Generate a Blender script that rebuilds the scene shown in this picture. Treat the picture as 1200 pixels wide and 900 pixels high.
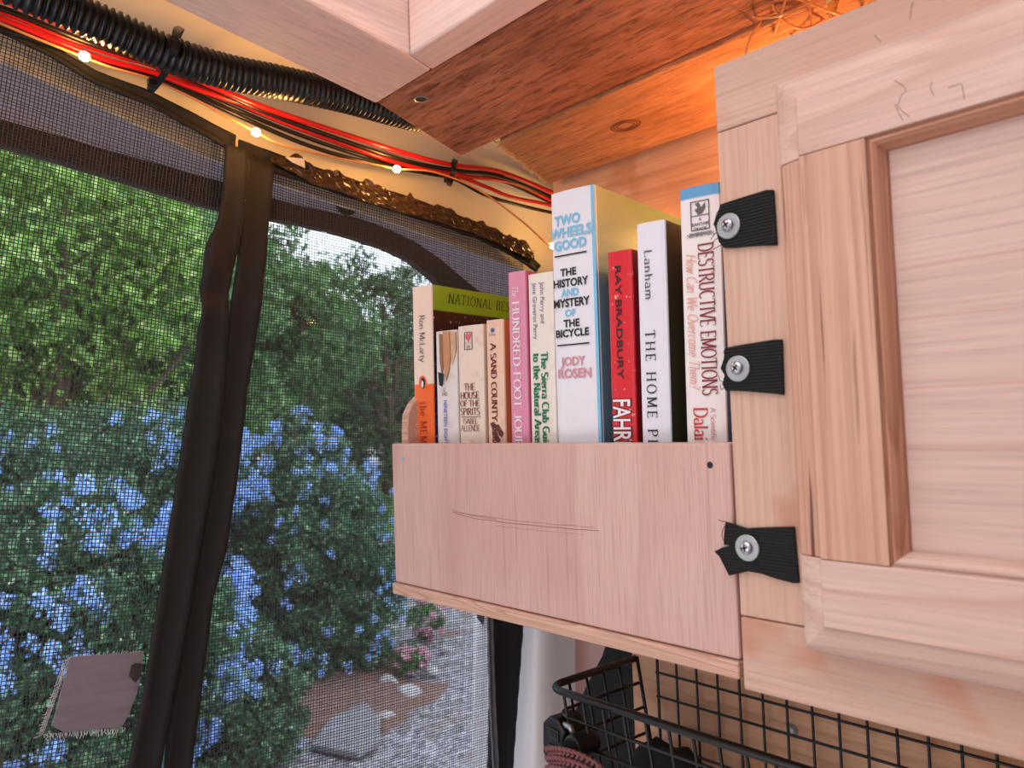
import bpy, bmesh, math, random
import numpy as np
from mathutils import Vector, Matrix

for o in list(bpy.data.objects):
    bpy.data.objects.remove(o)
SC = bpy.context.scene
COL = SC.collection
random.seed(7)
RNG = np.random.default_rng(7)

# ------------------------------------------------------------------ camera
FPX = 900.0                                   # focal length for a 1200 px wide frame
_d = np.array([-836, 72, 900.0]); _d /= np.linalg.norm(_d)
_X = -_d                                      # world X: along the shelf front, towards the cabinet
_u = np.array([-.036, -1, 0.0]); _u[2] = -(_u[0]*_d[0] + _u[1]*_d[1]) / _d[2]; _u /= np.linalg.norm(_u)
_Y = np.cross(_u, _X)                         # world Y: into the shelf;  Z: up
ROT = np.array([_X, _Y, _u])
cam_data = bpy.data.cameras.new('camera')
cam_data.sensor_width = 36
cam_data.lens = FPX / 1200 * 36
cam_data.clip_start = .01
cam_data.dof.use_dof = True
cam_data.dof.focus_distance = .56
cam_data.dof.aperture_fstop = 12
cam = bpy.data.objects.new('camera', cam_data)
COL.objects.link(cam)
_r, _up, _b = ROT @ [1, 0, 0], ROT @ [0, -1, 0], ROT @ [0, 0, -1]
cam.matrix_world = Matrix(((_r[0], _up[0], _b[0], 0), (_r[1], _up[1], _b[1], 0), (_r[2], _up[2], _b[2], 0), (0, 0, 0, 1)))
SC.camera = cam

# ------------------------------------------------------------------ view, world, lamps
SC.view_settings.view_transform = 'Standard'
SC.view_settings.look = 'None'
SC.view_settings.gamma = 1
SC.view_settings.use_curve_mapping = False
SC.view_settings.exposure = 0.0
W = bpy.data.worlds.new('overcast_sky')
SC.world = W
W.use_nodes = True
W.node_tree.nodes['Background'].inputs[0].default_value = (.80, .88, 1.0, 1)
W.node_tree.nodes['Background'].inputs[1].default_value = 3.2


def light(name, kind, loc, energy, color, size=None, target=None, radius=None):
    l = bpy.data.lights.new(name, kind)
    l.energy = energy; l.color = color
    if size: l.shape = 'RECTANGLE'; l.size, l.size_y = size
    if radius is not None: l.shadow_soft_size = radius
    o = bpy.data.objects.new(name, l); COL.objects.link(o); o.location = loc
    if target is not None:
        o.rotation_euler = (Vector(target) - Vector(loc)).to_track_quat('-Z', 'Y').to_euler()
    return o


# added area lamp behind the camera, lights the cabinet
light('camera_side_fill', 'AREA', (.30, -1.0, .0), 4.0, (.98, .965, 1.0), (1.2, .7), (-.3, .36, 0))
# added lamp for daylight from the hatch, assumed open; the roof above is closed
light('assumed_hatch_light', 'AREA', (-.10, -.02, .36), 2.35, (.93, .95, 1.0), (.66, .58), (-.06, -.019, -1))
# added fill lamp, no such source seen; lifts the underside of the ceiling
light('ceiling_fill', 'AREA', (-.15, -1.35, -.55), 7.5, (.98, .95, 1.0), (1.1, .5), (-.40, .25, .26))
WARM = (1.0, .46, .12)


# ------------------------------------------------------------------ helpers
def S2L(c):
    return tuple(((v/255)/12.92 if v/255 <= .04045 else ((v/255+.055)/1.055)**2.4) for v in c)


def ray(x, y): return ROT @ np.array([x-600, y-450, FPX])
def onX(x, y, v): r = ray(x, y); return r * (v / r[0])
def onY(x, y, v): r = ray(x, y); return r * (v / r[1])
def onZ(x, y, v): r = ray(x, y); return r * (v / r[2])
def onC(x, y, z0=.2831, k=.1): r = ray(x, y); return r * (z0 / (r[2] + k*r[1]))
def proj(p): c = ROT.T @ np.array(p, float); return 600+FPX*c[0]/c[2], 450+FPX*c[1]/c[2]


def tag(o, label=None, cat=None, group=None, kind=None):
    if label: o['label'] = label
    if cat: o['category'] = cat
    if group: o['group'] = group
    if kind: o['kind'] = kind
    return o


def empty(name, loc=(0, 0, 0), rot=(0, 0, 0)):
    o = bpy.data.objects.new(name, None); COL.objects.link(o)
    o.empty_display_size = .02
    o.location = loc; o.rotation_euler = rot
    return o


def copy_tree(o, parent=None):
    c = o.copy(); COL.objects.link(c)
    if parent: c.parent = parent
    for ch in list(o.children): copy_tree(ch, c)
    return c


class MB:
    """collects geometry; build() links it as ONE mesh object"""
    def __init__(s): s.v = []; s.f = []; s.m = []; s.mi = 0

    def add(s, vs, fs):
        b = len(s.v); s.v += [tuple(map(float, p)) for p in vs]
        for f in fs: s.f.append(tuple(b+i for i in f)); s.m.append(s.mi)
        return s

    def box(s, lo, hi):
        x0, y0, z0 = lo; x1, y1, z1 = hi
        return s.add([(x0,y0,z0),(x1,y0,z0),(x1,y1,z0),(x0,y1,z0),(x0,y0,z1),(x1,y0,z1),(x1,y1,z1),(x0,y1,z1)],
                     [(3,2,1,0),(4,5,6,7),(0,1,5,4),(1,2,6,5),(2,3,7,6),(3,0,4,7)])

    def prism(s, pts, off):
        """polygon of 3-D points swept by the vector off"""
        n = len(pts); off = np.array(off, float); pts = [np.array(p, float) for p in pts]
        nrm = sum(np.cross(pts[i]-pts[0], pts[(i+1) % n]-pts[0]) for i in range(1, n-1))
        if np.dot(nrm, off) > 0: pts = pts[::-1]
        return s.add(pts + [p+off for p in pts],
                     [tuple(range(n)), tuple(reversed(range(n, 2*n)))] + [((i+1) % n, i, n+i, n+(i+1) % n) for i in range(n)])

    def tube(s, pts, r, seg=8, cap=True):
        pts = [Vector(p) for p in pts]; n = len(pts)
        rs = r if hasattr(r, '__len__') else [r]*n
        t0 = (pts[1]-pts[0]).normalized()
        a = t0.cross(Vector((0, 0, 1)))
        if a.length < .1: a = t0.cross(Vector((1, 0, 0)))
        a.normalize(); vs = []
        for i, p in enumerate(pts):
            t = (pts[min(i+1, n-1)] - pts[max(i-1, 0)]).normalized()
            a = (a - t*a.dot(t)).normalized(); b = t.cross(a)
            for k in range(seg):
                q = 2*math.pi*k/seg
                vs.append(p + (a*math.cos(q) + b*math.sin(q))*rs[i])
        fs = [(i*seg+k, i*seg+(k+1) % seg, (i+1)*seg+(k+1) % seg, (i+1)*seg+k) for i in range(n-1) for k in range(seg)]
        if cap: fs += [tuple(reversed(range(seg))), tuple(range((n-1)*seg, n*seg))]
        return s.add(vs, fs)

    def lathe(s, c, axis, prof, seg=20):
        c = Vector(c); t = Vector(axis).normalized()
        a = t.cross(Vector((0, 0, 1)))
        if a.length < .1: a = t.cross(Vector((1, 0, 0)))
        a.normalize(); b = t.cross(a); vs = []
        for r, h in prof:
            for k in range(seg):
                q = 2*math.pi*k/seg
                vs.append(c + t*h + (a*math.cos(q)+b*math.sin(q))*r)
        n = len(prof)
        fs = [(i*seg+k, i*seg+(k+1) % seg, (i+1)*seg+(k+1) % seg, (i+1)*seg+k) for i in range(n-1) for k in range(seg)]
        fs += [tuple(reversed(range(seg))), tuple(range((n-1)*seg, n*seg))]
        return s.add(vs, fs)

    def build(s, name, mat, parent=None, bevel=0, smooth=False, bseg=2, local=False):
        me = bpy.data.meshes.new(name)
        off = Vector(parent.matrix_world.translation) if False else Vector((0, 0, 0))
        if parent is not None and not local: off = OFF(parent)
        me.from_pydata([(v[0]-off.x, v[1]-off.y, v[2]-off.z) for v in s.v], [], s.f)
        for m in (mat if isinstance(mat, (list, tuple)) else [mat]): me.materials.append(m)
        if any(s.m): me.polygons.foreach_set('material_index', s.m)
        if smooth: me.polygons.foreach_set('use_smooth', [True]*len(s.f))
        me.update()
        o = bpy.data.objects.new(name, me); COL.objects.link(o)
        if parent is not None: o.parent = parent
        if bevel:
            b = o.modifiers.new('bevel', 'BEVEL'); b.width = bevel; b.segments = bseg; b.limit_method = 'ANGLE'
            b.angle_limit = math.radians(40)
        return o


def OFF(o):
    v = Vector((0, 0, 0))
    while o is not None: v = v + o.location; o = o.parent
    return v


def spline(pts, n=8):
    """Catmull-Rom through 3-D points"""
    P = [np.array(p, float) for p in pts]; P = [2*P[0]-P[1]] + P + [2*P[-1]-P[-2]]
    out = []
    for i in range(1, len(P)-2):
        for k in range(n):
            t = k/n; a, b, c, d = P[i-1:i+3]
            out.append(.5*((2*b) + (c-a)*t + (2*a-5*b+4*c-d)*t*t + (3*b-a-3*c+d)*t**3))
    out.append(P[-2]); return out


# ------------------------------------------------------------------ materials
class NT:
    def __init__(s, name):
        s.mat = bpy.data.materials.new(name); s.mat.use_nodes = True
        s.t = s.mat.node_tree; s.t.nodes.clear()
        s.out = s.n('ShaderNodeOutputMaterial')

    def n(s, typ, **kw):
        nd = s.t.nodes.new(typ)
        for k, v in kw.items():
            if hasattr(nd, k): setattr(nd, k, v)
            else: nd.inputs[k.replace('_', ' ')].default_value = v
        return nd

    def l(s, a, b): s.t.links.new(a, b)

    def coord(s, scale, rot=(0, 0, 0), loc=(0, 0, 0)):
        tc = s.n('ShaderNodeTexCoord'); mp = s.n('ShaderNodeMapping')
        mp.inputs['Scale'].default_value = scale; mp.inputs['Rotation'].default_value = rot; mp.inputs['Location'].default_value = loc
        s.l(tc.outputs['Object'], mp.inputs['Vector']); return mp.outputs[0]

    def noise(s, vec, scale, detail=3, rough=.55, dist=0):
        nd = s.n('ShaderNodeTexNoise'); nd.inputs['Scale'].default_value = scale; nd.inputs['Detail'].default_value = detail
        nd.inputs['Roughness'].default_value = rough; nd.inputs['Distortion'].default_value = dist
        if vec is not None: s.l(vec, nd.inputs['Vector'])
        return nd.outputs['Fac']

    def ramp(s, fac, stops, interp='LINEAR'):
        r = s.n('ShaderNodeValToRGB'); r.color_ramp.interpolation = interp
        e = r.color_ramp.elements
        while len(e) < len(stops): e.new(.5)
        for i, (p, c) in enumerate(stops):
            e[i].position = p; e[i].color = (c, c, c, 1) if not hasattr(c, '__len__') else (*c[:3], 1)
        s.l(fac, r.inputs[0]); return r.outputs[0]

    def math(s, op, a, b=None):
        m = s.n('ShaderNodeMath'); m.operation = op
        for i, x in enumerate((a, b)):
            if x is None: continue
            if isinstance(x, (int, float)): m.inputs[i].default_value = x
            else: s.l(x, m.inputs[i])
        return m.outputs[0]

    def mix(s, fac, a, b, blend='MIX'):
        m = s.n('ShaderNodeMix'); m.data_type = 'RGBA'; m.blend_type = blend
        for i, x in ((0, fac), (6, a), (7, b)):
            if isinstance(x, (int, float)): m.inputs[i].default_value = x
            elif isinstance(x, tuple): m.inputs[i].default_value = (*x[:3], 1)
            else: s.l(x, m.inputs[i])
        return m.outputs[2]

    def bump(s, h, strength, dist=.001):
        b = s.n('ShaderNodeBump'); b.inputs['Strength'].default_value = strength; b.inputs['Distance'].default_value = dist
        s.l(h, b.inputs['Height']); return b.outputs[0]

    def bsdf(s, color, rough=.6, metal=0, bump=None, **kw):
        p = s.n('ShaderNodeBsdfPrincipled')
        if isinstance(color, tuple): p.inputs['Base Color'].default_value = (*color[:3], 1)
        else: s.l(color, p.inputs['Base Color'])
        if isinstance(rough, (int, float)): p.inputs['Roughness'].default_value = rough
        else: s.l(rough, p.inputs['Roughness'])
        p.inputs['Metallic'].default_value = metal
        if bump is not None: s.l(bump, p.inputs['Normal'])
        for k, v in kw.items(): p.inputs[k.replace('_', ' ')].default_value = v
        s.l(p.outputs[0], s.out.inputs[0]); return s.mat


def paint(name, rgb, rough=.55, var=.12, scale=60, metal=0, bump=0, **kw):
    """plain surface with a little mottling"""
    t = NT(name); c = S2L(rgb)
    v = t.coord((1, 1, 1)); n = t.noise(v, scale, 4)
    col = t.mix(n, tuple(x*(1-var) for x in c), tuple(min(1, x*(1+var)) for x in c))
    b = t.bump(t.noise(v, scale*6, 3), bump, .0006) if bump else None
    return t.bsdf(col, rough, metal, b, **kw)


def wood(name, light_, mid, dark, axis, ring=14, width=18, streak=.35, bump=.25, rough=.62, blotch=None, pores=.0, seed=0, soft=.5, ax=.09, fib=.22, fs=420, saw=0):
    """sawn softwood: contour lines of a stretched noise (growth rings) plus fine fibres, grain along axis 0/1/2"""
    t = NT(name)
    sc = [1.0, 1.0, 1.0]; sc[axis] = ax
    v = t.coord(tuple(sc), loc=(seed*1.7, seed*.9, seed*2.3))
    n1 = t.noise(v, width, 1.5, .4, .25)
    f = t.math('FRACT', t.math('MULTIPLY', n1, ring))
    rings = t.ramp(f, [(0, 0), (soft, .25), (.86, 1), (1, 0)])
    sc2 = [1.0, 1.0, 1.0]; sc2[axis] = .025
    v2 = t.coord(tuple(sc2), loc=(seed, seed*2, seed))
    fib = t.noise(v2, fs, 3, .6)
    fibr = t.ramp(fib, [(.3, 0), (.7, 1)])
    L, M, D = S2L(light_), S2L(mid), S2L(dark)
    vb = t.coord((1, 1, 1), loc=(seed*3, 0, seed))
    big = t.ramp(t.noise(vb, 9, 3), [(.3, 0), (.75, 1)])
    col = t.mix(big, L, M)
    col = t.mix(t.math('MULTIPLY', rings, streak), col, D)
    col = t.mix(t.math('MULTIPLY', fibr, fib), col, tuple(x*.72 for x in M))
    if pores:
        sc3 = [1.0, 1.0, 1.0]; sc3[axis] = .035
        p = t.ramp(t.noise(t.coord(tuple(sc3), loc=(0, seed, 3)), 230, 2, .5), [(.60, 0), (.70, 1)])
        col = t.mix(t.math('MULTIPLY', p, pores), col, tuple(x*.5 for x in D))
    if blotch:
        b = t.ramp(t.noise(t.coord((1, 1, 1), loc=(seed, 5, 1)), 16, 2), [(.58, 0), (.66, 1)])
        col = t.mix(t.math('MULTIPLY', b, .5), col, S2L(blotch))
    h = t.math('ADD', t.math('MULTIPLY', fib, .7), t.math('MULTIPLY', rings, .3))
    if saw:                                   # slanting saw marks and furry torn grain
        q = t.coord((.16, 1, 1), rot=(0, 0, math.radians(24)), loc=(seed, seed, 0))
        sw = t.noise(q, 260, 3, .65, .4); sr_ = t.ramp(sw, [(.30, 1), (.52, 0)])
        dk = t.ramp(t.noise(t.coord((.45, 1.4, 1), loc=(seed*2, 0, 0)), 11, 4, .6), [(.42, 0), (.68, 1)])
        col = t.mix(t.math('MULTIPLY', sr_, saw), col, tuple(x*.6 for x in D))
        col = t.mix(t.math('MULTIPLY', dk, saw*.75), col, tuple(x*.55 for x in D))
        h = t.math('ADD', t.math('MULTIPLY', sw, 2.2), t.math('MULTIPLY', h, .4))
    return t.bsdf(col, rough, 0, t.bump(h, bump, .0014 if saw else .0007), Specular_IOR_Level=.25)


M = {}
PL, PM, PD = (222, 190, 178), (212, 176, 162), (174, 124, 106)
M['pine_x'] = wood('pine with grain lying across', PL, PM, PD, 0, 13, 16, .42, seed=1)
M['pine_z'] = wood('pine with upright grain', (216, 172, 148), (206, 158, 134), (150, 94, 70), 2, 12, 44, .5, pores=1.0, seed=2, ax=.018)
M['pine_panel'] = wood('pale pine panel', (216, 184, 174), (208, 174, 164), (186, 138, 122), 0, 5, 26, .5, seed=3, ax=.03, soft=.8, fib=.12)
M['pine_frame_z'] = wood('smooth pine upright', (216, 180, 162), (208, 168, 148), (182, 132, 110), 2, 5, 12, .2, seed=4, blotch=(176, 118, 84))
M['pine_frame_x'] = wood('smooth pine crosswise', (214, 178, 162), (206, 168, 150), (176, 126, 104), 0, 6, 14, .3, seed=5, blotch=(188, 122, 86))
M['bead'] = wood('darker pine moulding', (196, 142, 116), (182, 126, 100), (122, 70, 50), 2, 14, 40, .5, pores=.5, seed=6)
M['bead_x'] = wood('shaded pine moulding across', (200, 148, 122), (188, 134, 108), (136, 84, 62), 0, 14, 40, .4, seed=7)  # top run: shade under the rail put into the colour
M['ply_face'] = wood('reddish plywood face', (220, 184, 174), (210, 168, 160), (168, 116, 108), 2, 5, 14, .28, .6, seed=8, pores=.22, ax=.10, fib=.7, fs=950)
M['ply_edge'] = wood('plywood edge layers', (224, 184, 164), (210, 166, 146), (150, 98, 78), 0, 20, 60, .55, .5, seed=9)
M['cedar'] = wood('rough brown sawn board', (206, 138, 108), (186, 116, 86), (96, 52, 36), 0, 7, 16, .3, 1.0, .85, seed=10, ax=.16, fib=.3, saw=.75)
M['cedar_knot'] = wood('rough tan sawn board', (216, 156, 112), (202, 138, 96), (118, 66, 42), 0, 8, 14, .3, 1.0, .85, seed=11, ax=.16, fib=.3, saw=.45)
M['frame_pine'] = wood('planed pink pine', (240, 208, 198), (232, 198, 186), (198, 146, 132), 1, 8, 10, .3, .2, seed=12)
M['frame_pine_x'] = wood('planed pink pine crosswise', (240, 208, 198), (232, 198, 186), (198, 146, 132), 0, 8, 10, .3, .2, seed=13)
M['wall_wood'] = wood('knotty plywood wall', (222, 176, 144), (206, 156, 124), (150, 92, 62), 0, 9, 8, .35, .3, seed=14, blotch=(176, 112, 62))
M['cream'] = paint('cream van paint', (232, 222, 200), .4, .06, 14)
M['dim_wall'] = paint('brown wall lining', (132, 108, 96), .7)
M['white'] = paint('white van paint', (214, 210, 214), .32, .05, 12)

def milky():
    t = NT('milky grey hatch shade'); d = t.n('ShaderNodeBsdfDiffuse'); d.inputs[0].default_value = (.62, .58, .64, 1)
    tr = t.n('ShaderNodeBsdfTranslucent'); tr.inputs[0].default_value = (.6, .56, .62, 1); m = t.n('ShaderNodeMixShader'); m.inputs[0].default_value = .45
    t.l(d.outputs[0], m.inputs[1]); t.l(tr.outputs[0], m.inputs[2]); t.l(m.outputs[0], t.out.inputs[0]); return t.mat


M['grey_panel'] = milky()
M['gasket'] = paint('dark window surround', (46, 34, 30), .6, .2, 30)
M['black_plastic'] = paint('black plastic', (9, 9, 11), .38, .2, 40)
M['black_wire'] = paint('black insulated wire', (20, 14, 12), .35, .2, 40)
M['red_wire'] = paint('red insulated wire', (196, 16, 22), .33, .1, 40)
M['amber_wire'] = paint('clear copper light wire', (226, 150, 92), .3, .1, 60)
M['steel'] = paint('zinc plated steel', (196, 198, 206), .28, .1, 300, 1.0)
M['dull_steel'] = paint('dull steel washer', (176, 180, 186), .4, .1, 200, .8)
M['dark_hole'] = paint('dark screw recess', (16, 14, 14), .6)
M['black_coat'] = paint('black coated steel wire', (7, 7, 9), .32, .2, 90)
M['binding'] = paint('black nylon binding', (20, 16, 16), .75, .25, 120, bump=.5)
M['thread'] = paint('charcoal screen thread', (58, 52, 54), .7, .15, 300)
M['tape_fray'] = paint('white screen thread', (196, 190, 196), .8, .1, 300)
M['mauve'] = paint('mauve cotton yarn', (142, 88, 92), .9, .25, 200, bump=.6)
M['film'] = paint('crumpled brown film', (70, 50, 30), .22, .5, 60, bump=.4)
M['rub'] = paint('dark rub mark', (150, 106, 94), .8)
M['paper'] = paint('white paper scrap', (224, 216, 208), .7)


def webbing():
    t = NT('ribbed black webbing'); w = t.n('ShaderNodeTexWave')
    w.wave_type = 'BANDS'; w.bands_direction = 'Z'; w.inputs['Scale'].default_value = 190; w.inputs['Distortion'].default_value = .6
    w.inputs['Detail'].default_value = 1
    t.l(t.coord((1, 1, 1)), w.inputs['Vector'])
    n = t.noise(t.coord((1, 1, 1)), 900, 2)
    col = t.mix(t.math('MULTIPLY', w.outputs['Fac'], n), S2L((5, 5, 6)), S2L((24, 24, 27)))
    return t.bsdf(col, .85, 0, t.bump(w.outputs['Fac'], .8, .0012))


M['webbing'] = webbing()


def emit(name, color, strength):
    t = NT(name); e = t.n('ShaderNodeEmission'); e.inputs[0].default_value = (*color, 1); e.inputs[1].default_value = strength
    t.l(e.outputs[0], t.out.inputs[0]); return t.mat


M['bulb'] = emit('glowing led', (1.0, .62, .22), 60)


def glass():
    t = NT('window glass'); a = t.n('ShaderNodeBsdfTransparent'); g = t.n('ShaderNodeBsdfGlossy'); g.inputs['Roughness'].default_value = .02
    a.inputs[0].default_value = (.93, .97, .95, 1)
    lw = t.n('ShaderNodeLayerWeight'); lw.inputs[0].default_value = .25; m = t.n('ShaderNodeMixShader')
    t.l(t.math('MULTIPLY', lw.outputs['Fresnel'], .5), m.inputs[0]); t.l(a.outputs[0], m.inputs[1]); t.l(g.outputs[0], m.inputs[2])
    t.l(m.outputs[0], t.out.inputs[0]); return t.mat


M['glass'] = glass()


def leafmat(name, stops, trans=.35, rough=.5):
    t = NT(name); g = t.n('ShaderNodeNewGeometry')
    col = t.ramp(g.outputs['Random Per Island'], [(p, S2L(c)) for p, c in stops])
    d = t.n('ShaderNodeBsdfPrincipled'); d.inputs['Roughness'].default_value = rough
    t.l(col, d.inputs['Base Color'])
    tr = t.n('ShaderNodeBsdfTranslucent'); t.l(col, tr.inputs[0])
    m = t.n('ShaderNodeMixShader'); m.inputs[0].default_value = trans
    t.l(d.outputs[0], m.inputs[1]); t.l(tr.outputs[0], m.inputs[2]); t.l(m.outputs[0], t.out.inputs[0])
    return t.mat


# ------------------------------------------------------------------ stroke lettering (serif and plain)
def _arc(cx, cy, rx, ry, a0, a1, n=12):
    return [(cx+rx*math.cos(math.radians(a0+(a1-a0)*i/n)), cy+ry*math.sin(math.radians(a0+(a1-a0)*i/n))) for i in range(n+1)]


G = {
 'A': (.74, [[(.02,0),(.37,1)], [(.37,1),(.72,0)], [(.15,.35),(.59,.35)]]),
 'B': (.64, [[(.1,0),(.1,1)], [(.1,1)]+_arc(.3,.77,.23,.23,90,-90)+[(.1,.54)], [(.1,.54)]+_arc(.32,.27,.27,.27,90,-90)+[(.1,0)]]),
 'C': (.7, [_arc(.4,.5,.35,.5,50,310,16)]),
 'D': (.74, [[(.1,0),(.1,1)], [(.1,1)]+_arc(.3,.5,.38,.5,90,-90,14)+[(.1,0)]]),
 'E': (.6, [[(.1,0),(.1,1)], [(.1,1),(.54,1)], [(.1,.52),(.44,.52)], [(.1,0),(.56,0)]]),
 'F': (.56, [[(.1,0),(.1,1)], [(.1,1),(.52,1)], [(.1,.52),(.42,.52)]]),
 'G': (.74, [_arc(.4,.5,.35,.5,50,330,16), [(.7,0.05),(.7,.42)], [(.48,.42),(.7,.42)]]),
 'H': (.76, [[(.1,0),(.1,1)], [(.66,0),(.66,1)], [(.1,.52),(.66,.52)]]),
 'I': (.3, [[(.15,0),(.15,1)]]),
 'J': (.46, [[(.33,1),(.33,.2)]+_arc(.18,.2,.15,.2,0,-140,8)]),
 'K': (.7, [[(.1,0),(.1,1)], [(.64,1),(.12,.45)], [(.28,.6),(.68,0)]]),
 'L': (.58, [[(.1,0),(.1,1)], [(.1,0),(.54,0)]]),
 'M': (.9, [[(.1,0),(.12,1)], [(.12,1),(.45,.08)], [(.45,.08),(.78,1)], [(.78,1),(.8,0)]]),
 'N': (.78, [[(.1,0),(.1,1)], [(.1,1),(.68,0)], [(.68,0),(.68,1)]]),
 'O': (.78, [_arc(.39,.5,.35,.5,0,360,22)]),
 'P': (.6, [[(.1,0),(.1,1)], [(.1,1)]+_arc(.3,.74,.26,.26,90,-90)+[(.1,.48)]]),
 'R': (.68, [[(.1,0),(.1,1)], [(.1,1)]+_arc(.3,.75,.25,.25,90,-90)+[(.1,.5)], [(.3,.5),(.66,0)]]),
 'S': (.56, [_arc(.28,.76,.22,.24,30,270,12)+_arc(.28,.26,.24,.26,90,-150,12)]),
 'T': (.66, [[(.33,0),(.33,1)], [(.02,1),(.64,1)]]),
 'U': (.74, [[(.1,1),(.1,.3)]+_arc(.37,.3,.27,.3,180,360,12)+[(.64,1)]]),
 'V': (.72, [[(.02,1),(.36,0)], [(.36,0),(.7,1)]]),
 'W': (1.0, [[(.02,1),(.27,0)], [(.27,0),(.5,.9)], [(.5,.9),(.73,0)], [(.73,0),(.98,1)]]),
 'Y': (.68, [[(.02,1),(.34,.48)], [(.66,1),(.34,.48)], [(.34,.48),(.34,0)]]),
 'a': (.48, [_arc(.23,.46,.17,.18,150,0,8)+[(.4,.1),(.46,0)], _arc(.22,.17,.19,.17,80,360,12)]),
 'b': (.54, [[(.1,1),(.1,0)], _arc(.28,.31,.2,.31,150,-150,14)]),
 'c': (.46, [_arc(.27,.31,.22,.31,50,310,12)]),
 'd': (.54, [[(.44,1),(.44,0)], _arc(.26,.31,.2,.31,30,330,14)]),
 'e': (.5, [[(.06,.33),(.45,.33)]+_arc(.26,.33,.2,.3,0,310,14)]),
 'f': (.34, [[(.14,0),(.14,.8)]+_arc(.27,.8,.13,.2,180,40,8), [(.02,.62),(.3,.62)]]),
 'g': (.5, [_arc(.24,.34,.18,.28,0,360,14), [(.42,.6),(.42,-.1)]+_arc(.24,-.1,.18,.2,0,-150,8)]),
 'h': (.56, [[(.1,0),(.1,1)], _arc(.29,.4,.17,.22,160,0,8)+[(.46,0)]]),
 'i': (.26, [[(.13,0),(.13,.62)], [(.13,.82),(.13,.92)]]),
 'j': (.26, [[(.15,.62),(.15,-.1)]+_arc(.04,-.1,.11,.15,0,-90,5), [(.15,.82),(.15,.92)]]),
 'k': (.54, [[(.1,0),(.1,1)], [(.44,.62),(.12,.3)], [(.22,.38),(.5,0)]]),
 'l': (.26, [[(.13,0),(.13,1)]]),
 'm': (.84, [[(.1,0),(.1,.62)], _arc(.27,.4,.15,.22,160,0,8)+[(.42,0)], _arc(.58,.4,.15,.22,160,0,8)+[(.73,0)]]),
 'n': (.56, [[(.1,0),(.1,.62)], _arc(.29,.4,.17,.22,160,0,8)+[(.46,0)]]),
 'o': (.52, [_arc(.26,.31,.21,.31,0,360,16)]),
 'p': (.54, [[(.1,-.3),(.1,.62)], _arc(.28,.31,.2,.31,150,-150,14)]),
 'r': (.38, [[(.1,0),(.1,.62)], _arc(.25,.44,.13,.18,170,50,6)]),
 's': (.4, [_arc(.2,.47,.14,.15,40,270,8)+_arc(.2,.16,.15,.16,90,-150,8)]),
 't': (.34, [[(.14,.85),(.14,.15)]+_arc(.26,.15,.12,.15,180,300,6), [(.02,.62),(.3,.62)]]),
 'u': (.56, [[(.1,.62),(.1,.2)]+_arc(.27,.2,.17,.2,180,340,8), [(.46,.62),(.46,0)]]),
 'v': (.5, [[(.02,.62),(.25,0)], [(.25,0),(.48,.62)]]),
 'w': (.72, [[(.02,.62),(.2,0)], [(.2,0),(.36,.58)], [(.36,.58),(.52,0)], [(.52,0),(.7,.62)]]),
 'y': (.5, [[(.02,.62),(.25,.02)], [(.48,.62),(.16,-.28)]]),
 '?': (.46, [_arc(.22,.78,.18,.2,160,-60,10)+[(.22,.45),(.22,.3)], [(.22,.0),(.22,.1)]]),
 '-': (.4, [[(.06,.36),(.34,.36)]]),
 '4': (.6, [[(.42,0),(.42,1)], [(.42,1),(.04,.3)], [(.04,.3),(.56,.3)]]),
}


def text_width(txt, track=.06):
    return sum((G[c][0] if c in G else .34) + track for c in txt) - track


def lettering(mb, txt, size, P, thick=.15, thin=.06, serif=.14, track=.08, slant=0, xs=1.0):
    """strokes of txt as a flat ribbon mesh; P maps (along, up) in metres to a 3-D point"""
    x0 = 0
    for ch in txt:
        if ch not in G: x0 += .34 + track; continue
        w, strokes = G[ch]; top = 1 if (ch.isupper() or ch in 'bdfhklt') else .62
        for st in strokes:
            pts = [np.array(p, float) for p in st]; n = len(pts)
            closed = n > 8 and np.linalg.norm(pts[0]-pts[-1]) < 1e-3
            segs = []
            for i in range(n):
                a = pts[(i-1) % (n-1)] if closed and i == 0 else pts[max(i-1, 0)]
                b = pts[1] if closed and i == n-1 else pts[min(i+1, n-1)]
                d = b-a; L = np.linalg.norm(d) or 1; d /= L
                hw = (thin + (thick-thin)*abs(d[1])**1.4)/2
                nn = np.array([-d[1], d[0]])*hw
                segs.append((pts[i]+nn, pts[i]-nn))
            vs = []
            for a, b in segs:
                for q in (a, b): vs.append(P((x0+q[0]*1.0)*size*xs + slant*q[1]*size, q[1]*size))
            mb.add(vs, [(2*i, 2*i+1, 2*i+3, 2*i+2) for i in range(n-1)])
            if serif and not closed:
                for e, o in ((0, 1), (n-1, n-2)):
                    d = pts[o]-pts[e]; p = pts[e]
                    if abs(d[1]) > abs(d[0])*.9 and (abs(p[1]) < .03 or abs(p[1]-top) < .03 or abs(p[1]-1) < .03 or abs(p[1]+.3) < .03):
                        h = thin if p[1] < .3 else -thin
                        q = [(p[0]-serif, p[1]), (p[0]+serif, p[1]), (p[0]+serif, p[1]+h), (p[0]-serif, p[1]+h)]
                    elif abs(d[0]) > abs(d[1])*3 and n == 2 and ch in 'EFTLZ' and e == n-1 or (ch == 'T' and n == 2 and abs(d[1]) < .01):
                        s_ = .16 if p[1] < .3 else -.16
                        q = [(p[0]-thin/2, p[1]), (p[0]+thin/2, p[1]), (p[0]+thin/2, p[1]+s_), (p[0]-thin/2, p[1]+s_)]
                    else: continue
                    mb.add([P((x0+a)*size*xs + slant*b*size, b*size) for a, b in q], [(0, 1, 2, 3)])
        x0 += w + track
    return mb

# ================================================================== SETTING: outdoors
GZ = -1.5                                     # outside ground, below eye level


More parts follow.
